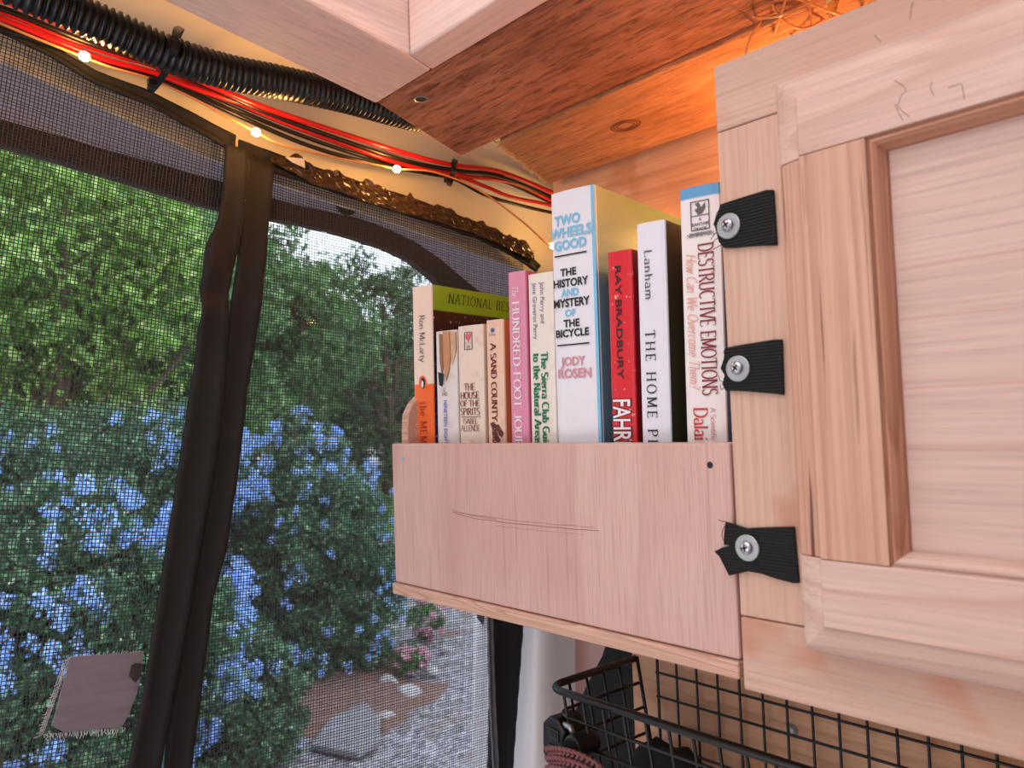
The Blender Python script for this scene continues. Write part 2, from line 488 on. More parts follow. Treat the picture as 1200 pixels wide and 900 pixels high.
def ground():
    t = NT('grey gravel'); v = t.coord((1, 1, 1))
    vo = t.n('ShaderNodeTexVoronoi'); vo.inputs['Scale'].default_value = 38; t.l(v, vo.inputs['Vector'])
    n = t.noise(v, 3.0, 4); n2 = t.noise(v, 60, 3)
    c = t.ramp(vo.outputs['Color'], [(0, S2L((84, 78, 86))), (.5, S2L((132, 126, 134))), (1, S2L((172, 166, 174)))])
    soil = t.mix(n2, S2L((96, 72, 64)), S2L((140, 112, 104)))
    c = t.mix(t.ramp(n, [(.55, 0), (.68, 1)]), c, soil)
    return t.bsdf(c, .9, 0, t.bump(vo.outputs['Distance'], .6, .02))


g = MB()
N = 60
xs = -.9 - np.linspace(0, 1, N)**2*60
ys = np.linspace(-1, 1, N); ys = np.sign(ys)*np.abs(ys)**1.8*45 + 3
vs = [(x, y, GZ + .03*math.sin(x*3.1+y*1.7)*math.cos(y*2.3) + (.0 if x > -9 else (-9-x)*.004)) for x in xs for y in ys]
g.add(vs, [(i*N+j, (i+1)*N+j, (i+1)*N+j+1, i*N+j+1) for i in range(N-1) for j in range(N-1)])
tag(g.build('ground', ground(), smooth=True), kind='structure')

# ================================================================== SETTING: the van around the shelf
WY = .55                                      # wall behind the books
def zc(y): return .2831 - .1*y                # underside of the sloping ceiling


def slab(mb, poly, th=.018):
    return mb.prism([(p[0], p[1], zc(p[1])) for p in poly], (0, 0, th))


ceil = tag(empty('ceiling', (-.3, .4, zc(.4))), kind='structure')
A_, B_, K_ = onC(441, 120), onC(507, 80), onC(540, 183)
board = MB(); slab(board, [(A_[0], A_[1]), (K_[0], K_[1]), (.5, K_[1]-.012), (.5, B_[1]+.002), (B_[0], B_[1]+.002)])
board.build('plank', M['cedar'], ceil, bevel=.0012)
s1, s2 = onC(583, 166), onC(641, 214)
board = MB(); slab(board, [(s1[0], s1[1]+.0025), (s2[0], WY-.012), (.5, WY-.012), (.5, s1[1]-.010)])
board.build('plank', M['cedar_knot'], ceil, bevel=.0015)
sc = MB(); c = onC(494, 116)
sc.lathe(c + np.array([0, 0, .0002]), (0, 0, -1), [(.0058, 0), (.0058, .0006), (.0048, .0008), (.0045, -.0004)], 18)
sc.mi = 1; sc.lathe(c, (0, 0, -1), [(.0044, 0), (.0044, .0003)], 16)
sc.build('screw', [M['dull_steel'], M['dark_hole']], ceil)
# knot in the second plank
kn = MB(); c = onC(733, 147)
for r0 in (.0105, .0085, .006):
    ring = [(c[0]+r0*1.25*math.cos(a)+.0006*math.sin(3*a), c[1]+r0*.8*math.sin(a), zc(c[1]+r0*.8*math.sin(a))-.0001) for a in np.linspace(0, 2*math.pi, 26)]
    kn.tube(ring, .00055, 5)
kn.build('knot', paint('dark knot ring', (120, 66, 40), .8), ceil)

# planed frame round the roof hatch
fr = tag(empty('hatch_frame', (-.43, .3, zc(.3))), 'planed pink pine frame around the ceiling hatch at the top edge', 'hatch frame')
H_, C_, D_, G_, E_, F_ = onC(195, 0), onC(480, 62), onC(363, 0), onC(300, 55), onC(571, 0), onC(639, 0)
def ext(p, q, y): t = (y-p[1])/(q[1]-p[1]); return (p[0]+(q[0]-p[0])*t, y)
lo_, li_ = ext(H_, A_, -.08), ext(D_, C_, -.08)
m = MB(); m.prism([(x, y, zc(y)-.0015) for x, y in (lo_, (A_[0], A_[1]-.0005), (B_[0]-.0006, B_[1]-.0005), (C_[0]-.0006, C_[1]), li_)], (0, 0, .062))
m.build('rail', M['frame_pine'], fr, bevel=.002)
m = MB(); m.prism([(x, y, zc(y)-.0015) for x, y in ((C_[0], C_[1]), (B_[0], B_[1]-.0005), (.3, B_[1]-.0005), (.3, C_[1]))], (0, 0, .062))
m.build('rail', M['frame_pine_x'], fr, bevel=.0015)
m = MB(); m.box((-.8, -1.7, .375), (1.45, .9, .39)); tag(m.build('ceiling_roof_panel', M['cream']), kind='structure')
m = MB(); m.box((-.74, -1.7, -.95), (1.45, .9, -.93)); tag(m.build('floor', paint('pale bounce floor', (206, 196, 194), .9)), kind='structure')  # unseen floor kept pale to bounce light up to the ceiling
m = MB(); m.box((1.43, -1.7, -.95), (1.45, .9, .39)); tag(m.build('wall_right', M['dim_wall']), kind='structure')
m = MB(); m.box((-.74, -1.72, -.95), (1.45, -1.70, .39)); tag(m.build('wall_front', M['dim_wall']), kind='structure')
m = MB(); m.box((-.74, -1.7, -.95), (-.71, -.28, .39)); tag(m.build('wall_left', M['cream']), kind='structure')
m = MB(); m.box((-.74, .70, -.95), (1.45, .72, .39)); tag(m.build('wall_outer', M['cream']), kind='structure')

# wooden wall behind the books and behind the basket
w_tl, w_bl = onY(652, 219, WY), onY(741, 780, WY)
m = MB(); m.prism([(w_tl[0]-.005, WY, .3), (w_tl[0]-.005, WY, .20), (w_bl[0], WY, -.1), (w_bl[0]-.002, WY, -.62), (.5, WY, -.62), (.5, WY, .3)], (0, .012, 0))
tag(m.build('wall_back', M['wall_wood'], bevel=.001), kind='structure')

# painted metal: cove between ceiling and door, and the corner pillar
cove = MB(); ys = np.linspace(-.15, .74, 28)
_yk = [-.15, .10, .264, .446, .584, .74]; _zk = [.318, .283, .238, .212, .190, .165]
def ztop(y): return float(np.interp(y, _yk, _zk))
prof = [(-.635, -.012), (-.637, .02), (-.635, .045), (-.625, .070), (-.600, .092), (-.50, .100)]
for y in ys:
    for k, (x, dz) in enumerate(prof):
        z = ztop(y)+dz
        if k == 5: z = max(z, zc(y)+.024)
        cove.v.append((x, y, z))
n = len(prof)
cove.f = [(i*n+k, i*n+k+1, (i+1)*n+k+1, (i+1)*n+k) for i in range(len(ys)-1) for k in range(n-1)]; cove.m = [0]*len(cove.f)
o = cove.build('trim_1', M['cream'], smooth=True); sm = o.modifiers.new('thick', 'SOLIDIFY'); sm.thickness = .004; sm.offset = 1
tag(o, kind='structure')
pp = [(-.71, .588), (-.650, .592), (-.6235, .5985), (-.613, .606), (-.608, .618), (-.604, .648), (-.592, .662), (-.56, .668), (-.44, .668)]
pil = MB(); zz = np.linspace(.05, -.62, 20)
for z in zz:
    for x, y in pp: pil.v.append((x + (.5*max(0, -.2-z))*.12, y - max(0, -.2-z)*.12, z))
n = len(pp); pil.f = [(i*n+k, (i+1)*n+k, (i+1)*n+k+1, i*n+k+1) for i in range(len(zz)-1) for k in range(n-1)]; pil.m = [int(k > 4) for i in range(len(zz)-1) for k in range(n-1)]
o = pil.build('trim_2', [M['white'], paint('white paint tinted by bounce light', (188, 150, 146), .45, .08, 14)], smooth=True); sm = o.modifiers.new('thick', 'SOLIDIFY'); sm.thickness = .004; sm.offset = -1  # inner faces coloured pink for warm light bounced off the wood
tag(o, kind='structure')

# hatch door with its window behind the screen
XD = -.69
def pd(x, y, dx=0): return onX(x, y, XD+dx)
outer_ = [(XD, -.30, .42), (XD, .66, .42), (XD, .66, -.60), (XD, -.30, -.60)]
low = [(-520, 30), (-150, 130), (0, 168), (130, 206), (255, 245), (314, 255), (379, 267), (447, 288), (480, 303), (505, 322), (530, 350), (548, 400), (556, 500), (566, 700), (570, 1000)]
up = [(-520, 0), (-150, 100), (0, 139), (130, 177), (262, 213), (320, 233), (371, 246), (424, 256), (462, 271), (500, 290), (535, 320), (572, 350), (596, 400), (604, 500), (606, 700), (606, 1000)]
lowP = [pd(*p) for p in low]; upP = [pd(*p, .004) for p in up]


def band(mb, a, b, th):
    """strip between two polylines (resampled), with thickness along X"""
    def res(P, n):
        P = np.array(P); d = np.r_[0, np.cumsum(np.linalg.norm(np.diff(P, axis=0), axis=1))]; t = np.linspace(0, d[-1], n)
        return np.array([np.interp(t, d, P[:, k]) for k in range(3)]).T
    A, B = res(a, 40), res(b, 40); n = 40
    off = np.array([th, 0, 0]); v = list(A)+list(B)+list(A-off)+list(B-off)
    f = []
    for i in range(n-1):
        f += [(i, i+1, n+i+1, n+i), (2*n+i, 3*n+i, 3*n+i+1, 2*n+i+1), (i, 2*n+i, 2*n+i+1, i+1), (n+i, n+i+1, 3*n+i+1, 3*n+i)]
    return mb.add(v, f)


m = MB(); band(m, [pd(*p, -.002) for p in low], [pd(*p, .004) for p in up], .012)
tag(m.build('window_1', M['gasket'], smooth=False), kind='structure')
m = MB()
topP = [(XD, float(p[1]), .42) for p in upP[:10]] + [(XD, .60, .42), (XD, .66, .40), (XD, .68, .30), (XD, .68, 0), (XD, .68, -.3), (XD, .68, -.6)]
n = len(upP)
m.add([tuple(p-np.array([.006, 0, 0])) for p in upP] + topP, [(i, i+1, n+i+1, n+i) for i in range(n-1)])
o = m.build('door_1', M['grey_panel']); sm = o.modifiers.new('thick', 'SOLIDIFY'); sm.thickness = .01; sm.offset = -1
tag(o, kind='structure')
m = MB(); m.add([(XD-.009, float(p[1]), float(p[2])) for p in lowP] + [(XD-.009, -.10, -.55)], [tuple(range(len(lowP)+1))])
tag(m.build('window_2', M['glass']), kind='structure')
# oval bump stop on the hatch trim
m = MB(); m.lathe(onX(404, 238, XD-.004), (1, -.1, 0), [(.014, 0), (.013, .006), (.009, .008)], 20)
tag(m.build('bump_stop', M['gasket'], smooth=True), 'small round brown plug on the grey hatch trim behind the screen', 'plug')

# ================================================================== cabinet
FY = .36; DY = .338
cab = tag(empty('wall_cabinet', (-.2, FY, -.144)), 'overhead pine cabinet with a framed panel door, right of the bookshelf', 'cabinet')
CL, CT, CB = -.219, .186, -.144
m = MB(); m.box((CL, FY, .150), (.42, FY+.018, CT)); m.build('face_rail', M['pine_frame_x'], cab, bevel=.0012)
m = MB(); m.box((CL, FY, CB), (.42, FY+.018, -.1065)); m.build('face_rail', M['pine_frame_x'], cab, bevel=.0012)
m = MB(); m.box((CL, FY+.0002, -.106), (-.125, FY+.018, .1495)); m.build('face_stile', M['pine_frame_z'], cab, bevel=.001)
m = MB(); m.box((CL+.004, FY+.018, CB+.012), (CL+.018, WY-.002, CT-.006)); m.build('side_panel', M['ply_face'], cab)
m = MB(); m.box((CL+.018, FY+.018, CB+.012), (.42, WY-.002, CB+.026)); m.build('bottom_panel', M['ply_face'], cab)
m = MB(); m.box((CL+.018, FY+.018, CT-.02), (.42, WY-.002, CT-.006)); m.build('top_panel', M['ply_face'], cab)

door = empty('door', (-.176, DY, -.113)); door.parent = cab; door.location = Vector((-.176, DY, -.113)) - cab.location
X0, X1, Z0, Z1 = -.1785, .36, -.113, .1595
IX, IZ0, IZ1 = -.1335, -.068, .117          # inner edges of the frame
BK = FY - .0006


def profile_rail(mb, prof, a0, a1, base, axis, m0=0, m1=0):
    """profile (offset across, Y) swept along axis ('x' or 'z'); m0/m1 slope the ends for mitres"""
    n = len(prof); v = []
    for a, mm in ((a0, m0), (a1, m1)):
        for o_, y in prof:
            al = a + mm*o_
            v.append((al, y, base+o_) if axis == 'x' else (base+o_, y, al))
    f = [(i, (i+1) % n, n+(i+1) % n, n+i) for i in range(n)] + [tuple(reversed(range(n))), tuple(range(n, 2*n))]
    return mb.add(v, f)


def outer_prof(wd, sgn):
    """door frame bar seen in section: cove on the outside edge, flat face, square inner edge"""
    e = [(0, BK), (0, DY+.0115), (.0012, DY+.0088), (.003, DY+.0070), (.0070, DY+.0052), (.0126, DY+.0038), (.0140, DY+.0030), (.0150, DY), (wd, DY), (wd, BK)]
    e = e[::-1] if sgn < 0 else e
    return [(sgn*a, b) for a, b in e]


def fixn(o):
    bm = bmesh.new(); bm.from_mesh(o.data); bmesh.ops.recalc_face_normals(bm, faces=bm.faces); bm.to_mesh(o.data); bm.free(); return o


# rails run the full width, the stile stands between them
rail_w = Z1-IZ1
m = MB(); profile_rail(m, outer_prof(rail_w, -1), X0, X1, Z1, 'x', 0, 0); rt = fixn(m.build('door_rail', M['pine_x'], door, bevel=.0006))
m = MB(); profile_rail(m, outer_prof(IZ0-Z0, 1), X0, X1, Z0, 'x', 0, 0); fixn(m.build('door_rail', M['pine_x'], door, bevel=.0006))
m = MB(); profile_rail(m, outer_prof(IX-X0, 1), IZ0+.0003, IZ1-.0003, X0, 'z'); fixn(m.build('door_stile', M['pine_z'], door, bevel=.0005))
def prof_cut(bm, off, pts):
    """rebuild the end cap so that the routed edge returns round the rail's left end"""
    vs = sorted([v for v in bm.verts if abs(v.co.x+off.x-X0) < 1e-5], key=lambda v: v.index)
    y_of = lambda x: float(np.interp(x, [p[0] for p in pts], [p[1] for p in pts]))
    # slice the rail at every step of the profile, then push the front down to the profile
    for a, ya in pts[1:]:
        bmesh.ops.bisect_plane(bm, geom=bm.verts[:]+bm.edges[:]+bm.faces[:], plane_co=Vector((X0+a, 0, 0))-off, plane_no=(1, 0, 0))
    for v in bm.verts:
        x = v.co.x+off.x-X0; y = v.co.y+off.y
        if x < .0151: v.co.y = max(y, y_of(max(x, 0))) - off.y if y < BK-1e-5 else v.co.y
    bmesh.ops.recalc_face_normals(bm, faces=bm.faces)


# routed edge is also cut on the left ends of the rails
def cove_cut(o, zlo, zhi):
    bm = bmesh.new(); bm.from_mesh(o.data); off = OFF(o)
    pts = [(0, DY+.0115), (.0012, DY+.0088), (.003, DY+.0070), (.0070, DY+.0052), (.0126, DY+.0038), (.0140, DY+.0030), (.0150, DY)]
    prof_cut(bm, off, pts); bm.to_mesh(o.data); bm.free(); return
for o in [c for c in door.children if c.name.startswith('door_rail')]: cove_cut(o, 0, 0)
# bead moulding round the panel and the panel itself
PY = DY + .0095
bp = [(0, BK), (0, DY+.0020), (.0008, DY+.0028), (.0014, DY+.0014), (.0026, DY+.0010), (.0040, DY+.0026), (.0050, DY+.0056), (.0058, DY+.0072), (.0060, PY), (.0060, BK)]
m = MB(); profile_rail(m, bp, IZ0, IZ1, IX, 'z', 1, -1)
# mitred ends: the along-offset equals the across-offset
fixn(m.build('moulding', M['bead'], door))
m = MB(); profile_rail(m, [(-a, b) for a, b in bp[::-1]], IX, X1-.05, IZ1, 'x', -1, 0); fixn(m.build('moulding', M['bead_x'], door))
m = MB(); profile_rail(m, bp, IX, X1-.05, IZ0, 'x', 1, 0); fixn(m.build('moulding', M['pine_x'], door))  # lower run in paler pine, the light on it put into the colour
m = MB(); m.box((IX+.0052, PY+.0004, IZ0+.0052), (X1-.05, BK-.0002, IZ1-.0052)); m.build('door_panel', M['pine_panel'], door)
# pencil scribbles left on the top rail
pen = MB()
for px in ([(1068, 8), (1070, 2), (1067, 16), (1066, 24)], [(1025, 41), (1029, 46), (1033, 49)], [(1048, 94), (1058, 100), (1062, 106), (1056, 112), (1052, 124), (1058, 131), (1066, 137)],
           [(1049, 122), (1054, 134), (1058, 141)], [(1092, 96), (1090, 103), (1094, 112)], [(1111, 103), (1120, 100), (1127, 98), (1129, 108), (1130, 117)]):
    pen.tube([onY(*p, DY-.00000) for p in px], .00015, 4)
pen.build('pencil_mark', paint('pencil graphite', (120, 104, 104), .6), door)

# black webbing hinge straps
def strap(outline, screw_at, rnd, fray):
    yb = FY - .0003
    st = empty('hinge_strap', onY(*screw_at, yb)); P0 = Vector(st.location); st.parent = cab; st.location = P0 - cab.location
    pts = [onY(*p, yb) for p in outline]
    m = MB(); m.prism(pts, (0, -.0019, 0)); w = m.build('webbing', M['webbing'], st, bevel=.0005)
    c = onY(*screw_at, yb-.0019)
    m = MB(); m.lathe(c, (0, -1, 0), [(.0068, -.0004), (.0068, .0006), (.0064, .0009), (.0030, .0009)], 28); m.build('washer', M['dull_steel'], st, smooth=False)
    c2 = c + np.array([.0002, -.0009, .0003])
    m = MB(); m.lathe(c2, (0, -1, 0), [(.0036, -.0003), (.0036, .0006), (.0031, .0017), (.0022, .0024), (.0010, .0027)], 24)
    m.mi = 1; a = rnd
    for k in (0, math.pi/2):
        d = np.array([math.cos(a+k), 0, math.sin(a+k)])*.0019; e = np.array([-d[2], 0, d[0]])*.22
        b = c2 + np.array([0, -.00262, 0])
        m.prism([b-d-e, b+d-e, b+d+e, b-d+e], (0, -.00012, 0))
    m.build('screw', [M['steel'], M['dark_hole']], st, smooth=False)
    for px in fray:
        t = MB(); t.tube(spline([onY(*p, yb-.0012) for p in px], 5), .00022, 4); t.build('frayed_thread', M['black_wire'], st)
    return st
strap([(846, 240), (858, 236), (880, 229), (900, 223), (908, 223), (912, 288), (903, 288), (880, 289), (862, 291), (850, 291), (844, 284), (841, 272), (838, 262), (842, 252)], (854, 265), .5,
      [[(846, 242), (840, 250), (838, 258), (836, 264)], [(846, 286), (840, 290), (836, 292)], [(844, 278), (838, 281), (834, 288)], [(842, 270), (836, 276), (833, 281)]])
strap([(851, 408), (866, 405), (890, 401), (910, 398), (918, 398), (920, 463), (914, 462), (892, 460), (868, 458), (852, 458), (848, 450), (851, 440), (846, 432), (850, 420)], (865, 432), .9,
      [[(852, 410), (848, 412), (850, 418)], [(849, 448), (844, 446), (842, 440)], [(850, 454), (845, 456), (844, 450)]])
strap([(852, 611), (862, 614), (876, 619), (890, 618), (926, 617), (932, 617), (938, 683), (932, 683), (912, 678), (894, 672), (878, 669), (866, 672), (856, 674), (851, 664), (845, 652), (839, 646), (848, 641), (857, 639), (850, 638), (850, 628)], (876, 642), .2,
      [[(853, 612), (849, 617), (846, 626), (848, 634)], [(851, 611), (846, 611), (842, 609)], [(845, 650), (839, 648), (838, 644)]])

# ================================================================== bookshelf box
BY = .365
sh = tag(empty('bookshelf', (-.38, BY, -.140)), 'shallow plywood book box hung between the screen and the cabinet', 'shelf')
BL, BR = -.5435, -.2235
m = MB(); m.box((BL, BY, -.1312), (BR, BY+.010, -.0165)); m.build('front_board', M['ply_face'], sh, bevel=.0012)
m = MB(); m.box((BL-.001, BY-.0025, -.1408), (BR+.0005, WY-.003, -.1318)); m.build('bottom_board', M['ply_edge'], sh, bevel=.001)
ep = [(BY+.0101, -.131), (BY+.0101, -.006), (.3765, .008), (.382, .017), (.390, .024), (.405, .032), (.43, .038), (WY-.003, .042), (WY-.003, -.131)]
m = MB(); m.prism([(BL, y, z) for y, z in ep], (.009, 0, 0)); m.build('end_panel', M['ply_edge'], sh, bevel=.001)
m = MB(); m.box((BR-.009, BY+.0101, -.131), (BR, WY-.003, -.02)); m.build('end_panel', M['ply_face'], sh)
nl = MB(); nl.lathe(onY(832, 545, BY), (0, -1, 0), [(.0019, -.001), (.0019, .0001)], 12); nl.build('nail_hole', M['dark_hole'], sh)
nl = MB(); nl.lathe(onY(472, 538, BY), (0, -1, 0), [(.0024, -.001), (.0024, .0002)], 14); nl.build('nail', M['dull_steel'], sh)
for k, (dy, r, a, b) in enumerate(((0, .0005, 0, 1), (-4, .0003, .05, .97), (-8, .0002, -.02, .6), (5, .0002, .3, .9), (-3, .0004, 0, .3))):
    pts = []
    for t in np.linspace(a, b, 12):
        px, py = 530+t*172, 600+dy+ (t**.6)*24 - t*1.5 + random.uniform(-.6, .6); pts.append(onY(px, py, BY-.0000))
    sm_ = MB(); sm_.tube(pts, r*.5, 4); sm_.build('scuff_mark', M['rub'], sh)

# ================================================================== books
FLOOR = -.1315


def local_text(mb, txt, size, x_mid, z_start, H, down=True, y=-.00025, **kw):
    """title running down the spine: letters' tops towards +x, centred on x_mid; z_start is the distance from the book's top"""
    if down: P = lambda a, b: (x_mid - size*.36 + b, y, H - z_start - a)
    else: P = lambda a, b: (x_mid + a, y, H - z_start + b)
    return lettering(mb, txt, size, P, **kw)


def sans(txt, size, bold=0.0, xs=1.0):
    c = bpy.data.curves.new('text', 'FONT'); c.body = txt; c.size = 1; c.offset = bold; c.resolution_u = 3
    o = bpy.data.objects.new('text', c); COL.objects.link(o)
    dg = bpy.context.evaluated_depsgraph_get()
    me = bpy.data.meshes.new_from_object(o.evaluated_get(dg)); bpy.data.objects.remove(o); bpy.data.curves.remove(c)
    k = size/.73                               # capitals come out size high
    v = [(p.co.x*k*xs, p.co.y*k) for p in me.vertices]; f = [tuple(p.vertices) for p in me.polygons]
    bpy.data.meshes.remove(me)
    return v, f


def sans_on(mb, txt, size, x, z_top, H, down=False, bold=0, align='l', y=-.00025, xs=1.0, fit=None):
    v, f = sans(txt, size, bold, xs)
    w0, w1 = min(a for a, b in v), max(a for a, b in v)
    if fit: v = [((a-w0)*fit/(w1-w0), b) for a, b in v]; w0, w1 = 0, fit
    sh_ = -w0 if align == 'l' else -(w0+w1)/2 if align == 'c' else -w1
    if down: mb.add([(x - size/2 + b, y, H - z_top - (a+sh_)) for a, b in v], f)
    else: mb.add([(x + a + sh_, y, H - z_top - size + b) for a, b in v], f)
    return mb


YAW, LEAN = math.radians(8.5), math.radians(1.0)


def book(label, cat, tl, tr, depth, mats, Yf=.3865, cover=.0007, hard=False, lean=LEAN, yaw=YAW, group=None, rnd=.0012):
    """mats: spine, front, back.  tl / tr: the spine's top corners in the photograph. Local frame: x thickness, y depth, z up."""
    P = onY(*tl, Yf)
    Rm = Matrix.Rotation(yaw, 3, 'Z') @ Matrix.Rotation(lean, 3, 'Y')
    sx, up = Rm @ Vector((1, 0, 0)), Rm @ Vector((0, 0, 1))
    lo, hi = .004, .09
    for _ in range(40):
        t = (lo+hi)/2
        if proj(Vector(P)+sx*t)[0] < tr[0]: lo = t
        else: hi = t
    H = (P[2]-FLOOR-.0003 + (t*abs(sx.z)))/up.z
    base = Vector(P) - up*H
    r = empty('book', base, Rm.to_euler())
    tag(r, label, cat, group)
    sp, fr_, bk = mats
    D = depth
    # spine, slightly rounded, wrapped round the page block with the back cover
    n = 8
    bow = .0012 if not hard else .0022
    prof = [(0, rnd*1.2), (rnd*.35, rnd*.3)] + [(t*k/n, -bow*(1-(2*k/n-1)**2)*.6) for k in range(1, n)] + [(t-rnd*.35, rnd*.3), (t, rnd*1.2)]
    inn = [(min(max(x, cover*1.5), t-cover*1.5), y+cover*1.5) for x, y in prof]
    m = MB(); k = len(prof)
    for zz in (0, H):
        m.v += [(x, y, zz) for x, y in prof] + [(x, y, zz) for x, y in inn]
    F = []
    for i in range(k-1):
        F += [(i, i+1, 2*k+i+1, 2*k+i), (k+i+1, k+i, 3*k+i, 3*k+i+1), (2*k+i, 2*k+i+1, 3*k+i+1, 3*k+i), (i+1, i, k+i, k+i+1)]
    F += [(0, 2*k, 3*k, k), (k-1, 2*k-1, 4*k-1, 3*k-1)]
    m.f = F; m.m = [0]*len(F)
    m.build('spine', sp, r, smooth=False, local=True)
    m = MB(); m.box((0, rnd*1.2, 0), (cover*1.5, D, H)); m.build('back_cover', bk, r, local=True)
    m = MB(); m.box((t-cover*1.5, rnd*1.2, 0), (t, D, H)); m.build('front_cover', fr_, r, local=True)
    ins = .003 if hard else .0002
    m = MB(); m.box((cover*1.5, .003, ins), (t-cover*1.5, D-ins, H-ins)); m.build('page_block', M['pages'], r, local=True)
    return r, t, H, D


def pages():
    t = NT('paper edges'); n = t.noise(t.coord((1, .02, .02)), 2500, 2)
    return t.bsdf(t.mix(n, S2L((214, 196, 164)), S2L((240, 228, 204))), .85)


M['pages'] = pages()


def cov(name, rgb, stain=.10, rough=.42, tint=(150, 110, 80)):
    """printed card cover with handling stains"""
    t = NT(name); v = t.coord((1, 1, 1)); n = t.noise(v, 38, 4); n2 = t.ramp(t.noise(v, 110, 3), [(.56, 0), (.75, 1)])
    c = S2L(rgb); col = t.mix(n, tuple(x*.95 for x in c), tuple(min(1, x*1.03) for x in c))
    col = t.mix(t.math('MULTIPLY', n2, stain), col, S2L(tint))
    return t.bsdf(col, rough, 0, t.bump(n, .12, .001), Specular_IOR_Level=.35)


def cov_z(name, bands, rough=.42, axis=2, stars=False, worn=None):
    """printed cover whose print changes along the book: [(position in metres, rgb)...], hard steps when two positions meet"""
    t = NT(name); v = t.coord((1, 1, 1)); s = t.n('ShaderNodeSeparateXYZ'); t.l(v, s.inputs[0])
    lo, hi = bands[0][0], bands[-1][0]
    f = t.math('DIVIDE', t.math('SUBTRACT', s.outputs[axis], lo), hi-lo)
    col = t.ramp(f, [((p-lo)/(hi-lo), S2L(c)) for p, c in bands])
    if stars:
        d = t.ramp(t.noise(v, 420, 1, .3), [(.69, 0), (.72, 1)])
        below = t.math('LESS_THAN', s.outputs[axis], stars)
        col = t.mix(t.math('MULTIPLY', t.math('MULTIPLY', d, below), .8), col, S2L((210, 190, 190)))
    if worn:
        w = t.ramp(t.noise(v, 160, 4, .7), [(.62, 0), (.7, 1)]); col = t.mix(t.math('MULTIPLY', w, worn), col, S2L((232, 214, 206)))
    return t.bsdf(col, rough, Specular_IOR_Level=.35)


ink = {k: paint(k+' print', c, .5, .03) for k, c in dict(grey=(92, 84, 90), black=(20, 20, 26), navy=(38, 48, 112), sky=(120, 190, 224), rose=(206, 140, 150),
       maroon=(132, 30, 44), red=(196, 48, 48), green=(24, 120, 82), blue=(66, 104, 190), lilac=(92, 92, 150), white=(236, 226, 232), orange=(238, 104, 48), brown=(112, 34, 34), peach=(226, 150, 128)).items()}


def finish(name, mb, mat, r, label=None):
    o = mb.build(name, mat, r, local=True)
    if label: o['label'] = label
    return o


def spine_text(mb, b, txt, px0, px1, mid, cap, y=-.0013, plain=False, bold=0, **kw):
    """vertical line of lettering between two heights of the photograph; mid and cap are fractions of the spine's width"""
    r, t, H, D = b; z0, z1 = DOWN(b, px0), DOWN(b, px1); size = cap*t
    if plain: return sans_on(mb, txt, size, mid*t, z0, H, down=True, bold=bold, fit=z1-z0, y=y)
    tr_ = kw.pop('track', .08); xs = (z1-z0)/(text_width(txt, tr_)*size)
    return lettering(mb, txt, size, lambda p, q: (mid*t - size*.5 + q, y, H - z0 - p), track=tr_, xs=xs, **kw)


def DOWN(b, px):
    """distance from the book's top for a height in the photograph"""
    r, t, H, D = b; Rm = r.rotation_euler.to_matrix()
    p0 = proj(r.location + Rm @ Vector((t/2, 0, 0)))[1]; p1 = proj(r.location + Rm @ Vector((t/2, 0, H)))[1]
    return (px-p1)*H/(p0-p1)


def frame_lines(lg, x0, x1, z0, z1, w=.0005, y=-.0013):
    for a, c_ in (((x0, z0), (x1, z0+w)), ((x0, z1-w), (x1, z1)), ((x0, z0), (x0+w, z1)), ((x1-w, z0), (x1, z1))):
        lg.box((a[0], y, a[1]), (c_[0], y+.0003, c_[1]))


# 1 tall cream and orange paperback with a starry front cover
B = book('cream and orange paperback at the left end of the row, with a green banded cover', 'book', (483, 337), (505.5, 334), .15,
    (None,
     cov_z('starry cover with a green band', [(0, (16, 36, 110)), (.12, (22, 40, 110)), (.19, (44, 22, 22)), (.2268, (58, 30, 26)), (.2270, (134, 182, 34)), (.25, (138, 186, 38))], .3, stars=.226),
     cov('cream back cover', (238, 214, 200))))
b, t, H, D = B
zo = H - DOWN(B, 450.5)
next(c for c in b.children if c.name.startswith('spine')).data.materials[0] = cov_z('cream and orange spine', [(0, (238, 104, 44)), (zo-.0002, (240, 108, 48)), (zo, (238, 214, 200)), (.3, (240, 218, 204))])
m = MB(); spine_text(m, B, 'Ron McLarty', 370, 425, .53, .27, thick=.12, thin=.05, serif=.08, track=.05); finish('author_name', m, ink['grey'], b)
m = MB(); spine_text(m, B, 'the MEMORY OF', 472, 566, .52, .33, thick=.13, thin=.05, serif=.12, track=.16); finish('title', m, paint('dark orange print', (150, 58, 40), .5), b)
lg = MB(); cx, cz = t*.5, H-DOWN(B, 449.5); ang = np.linspace(0, 2*math.pi, 24, endpoint=False); rr = t*.2
lg.add([(cx+rr*math.cos(a), -.0010, cz+rr*1.3*math.sin(a)) for a in ang], [tuple(range(24))])
lg.mi = 1; lg.add([(cx+rr*.6*math.cos(a)+.0004, -.0011, cz-.0004+rr*math.sin(a)) for a in ang], [tuple(range(24))])
lg.mi = 2; lg.add([(cx+rr*.3*math.cos(a)-.0002, -.0012, cz-.0012+rr*.68*math.sin(a)) for a in ang], [tuple(range(24))])
finish('publisher_emblem', lg, [ink['orange'], ink['black'], ink['white']], b)
m = MB(); lettering(m, 'NATIONAL BESTSELLER', .0086, lambda a, q: (t+.00025, .020+a, H-.0140+q), thick=.14, thin=.06, serif=.13, track=.2, slant=.15); finish('cover_banner_text', m, paint('dark green print', (66, 78, 20), .5), b)

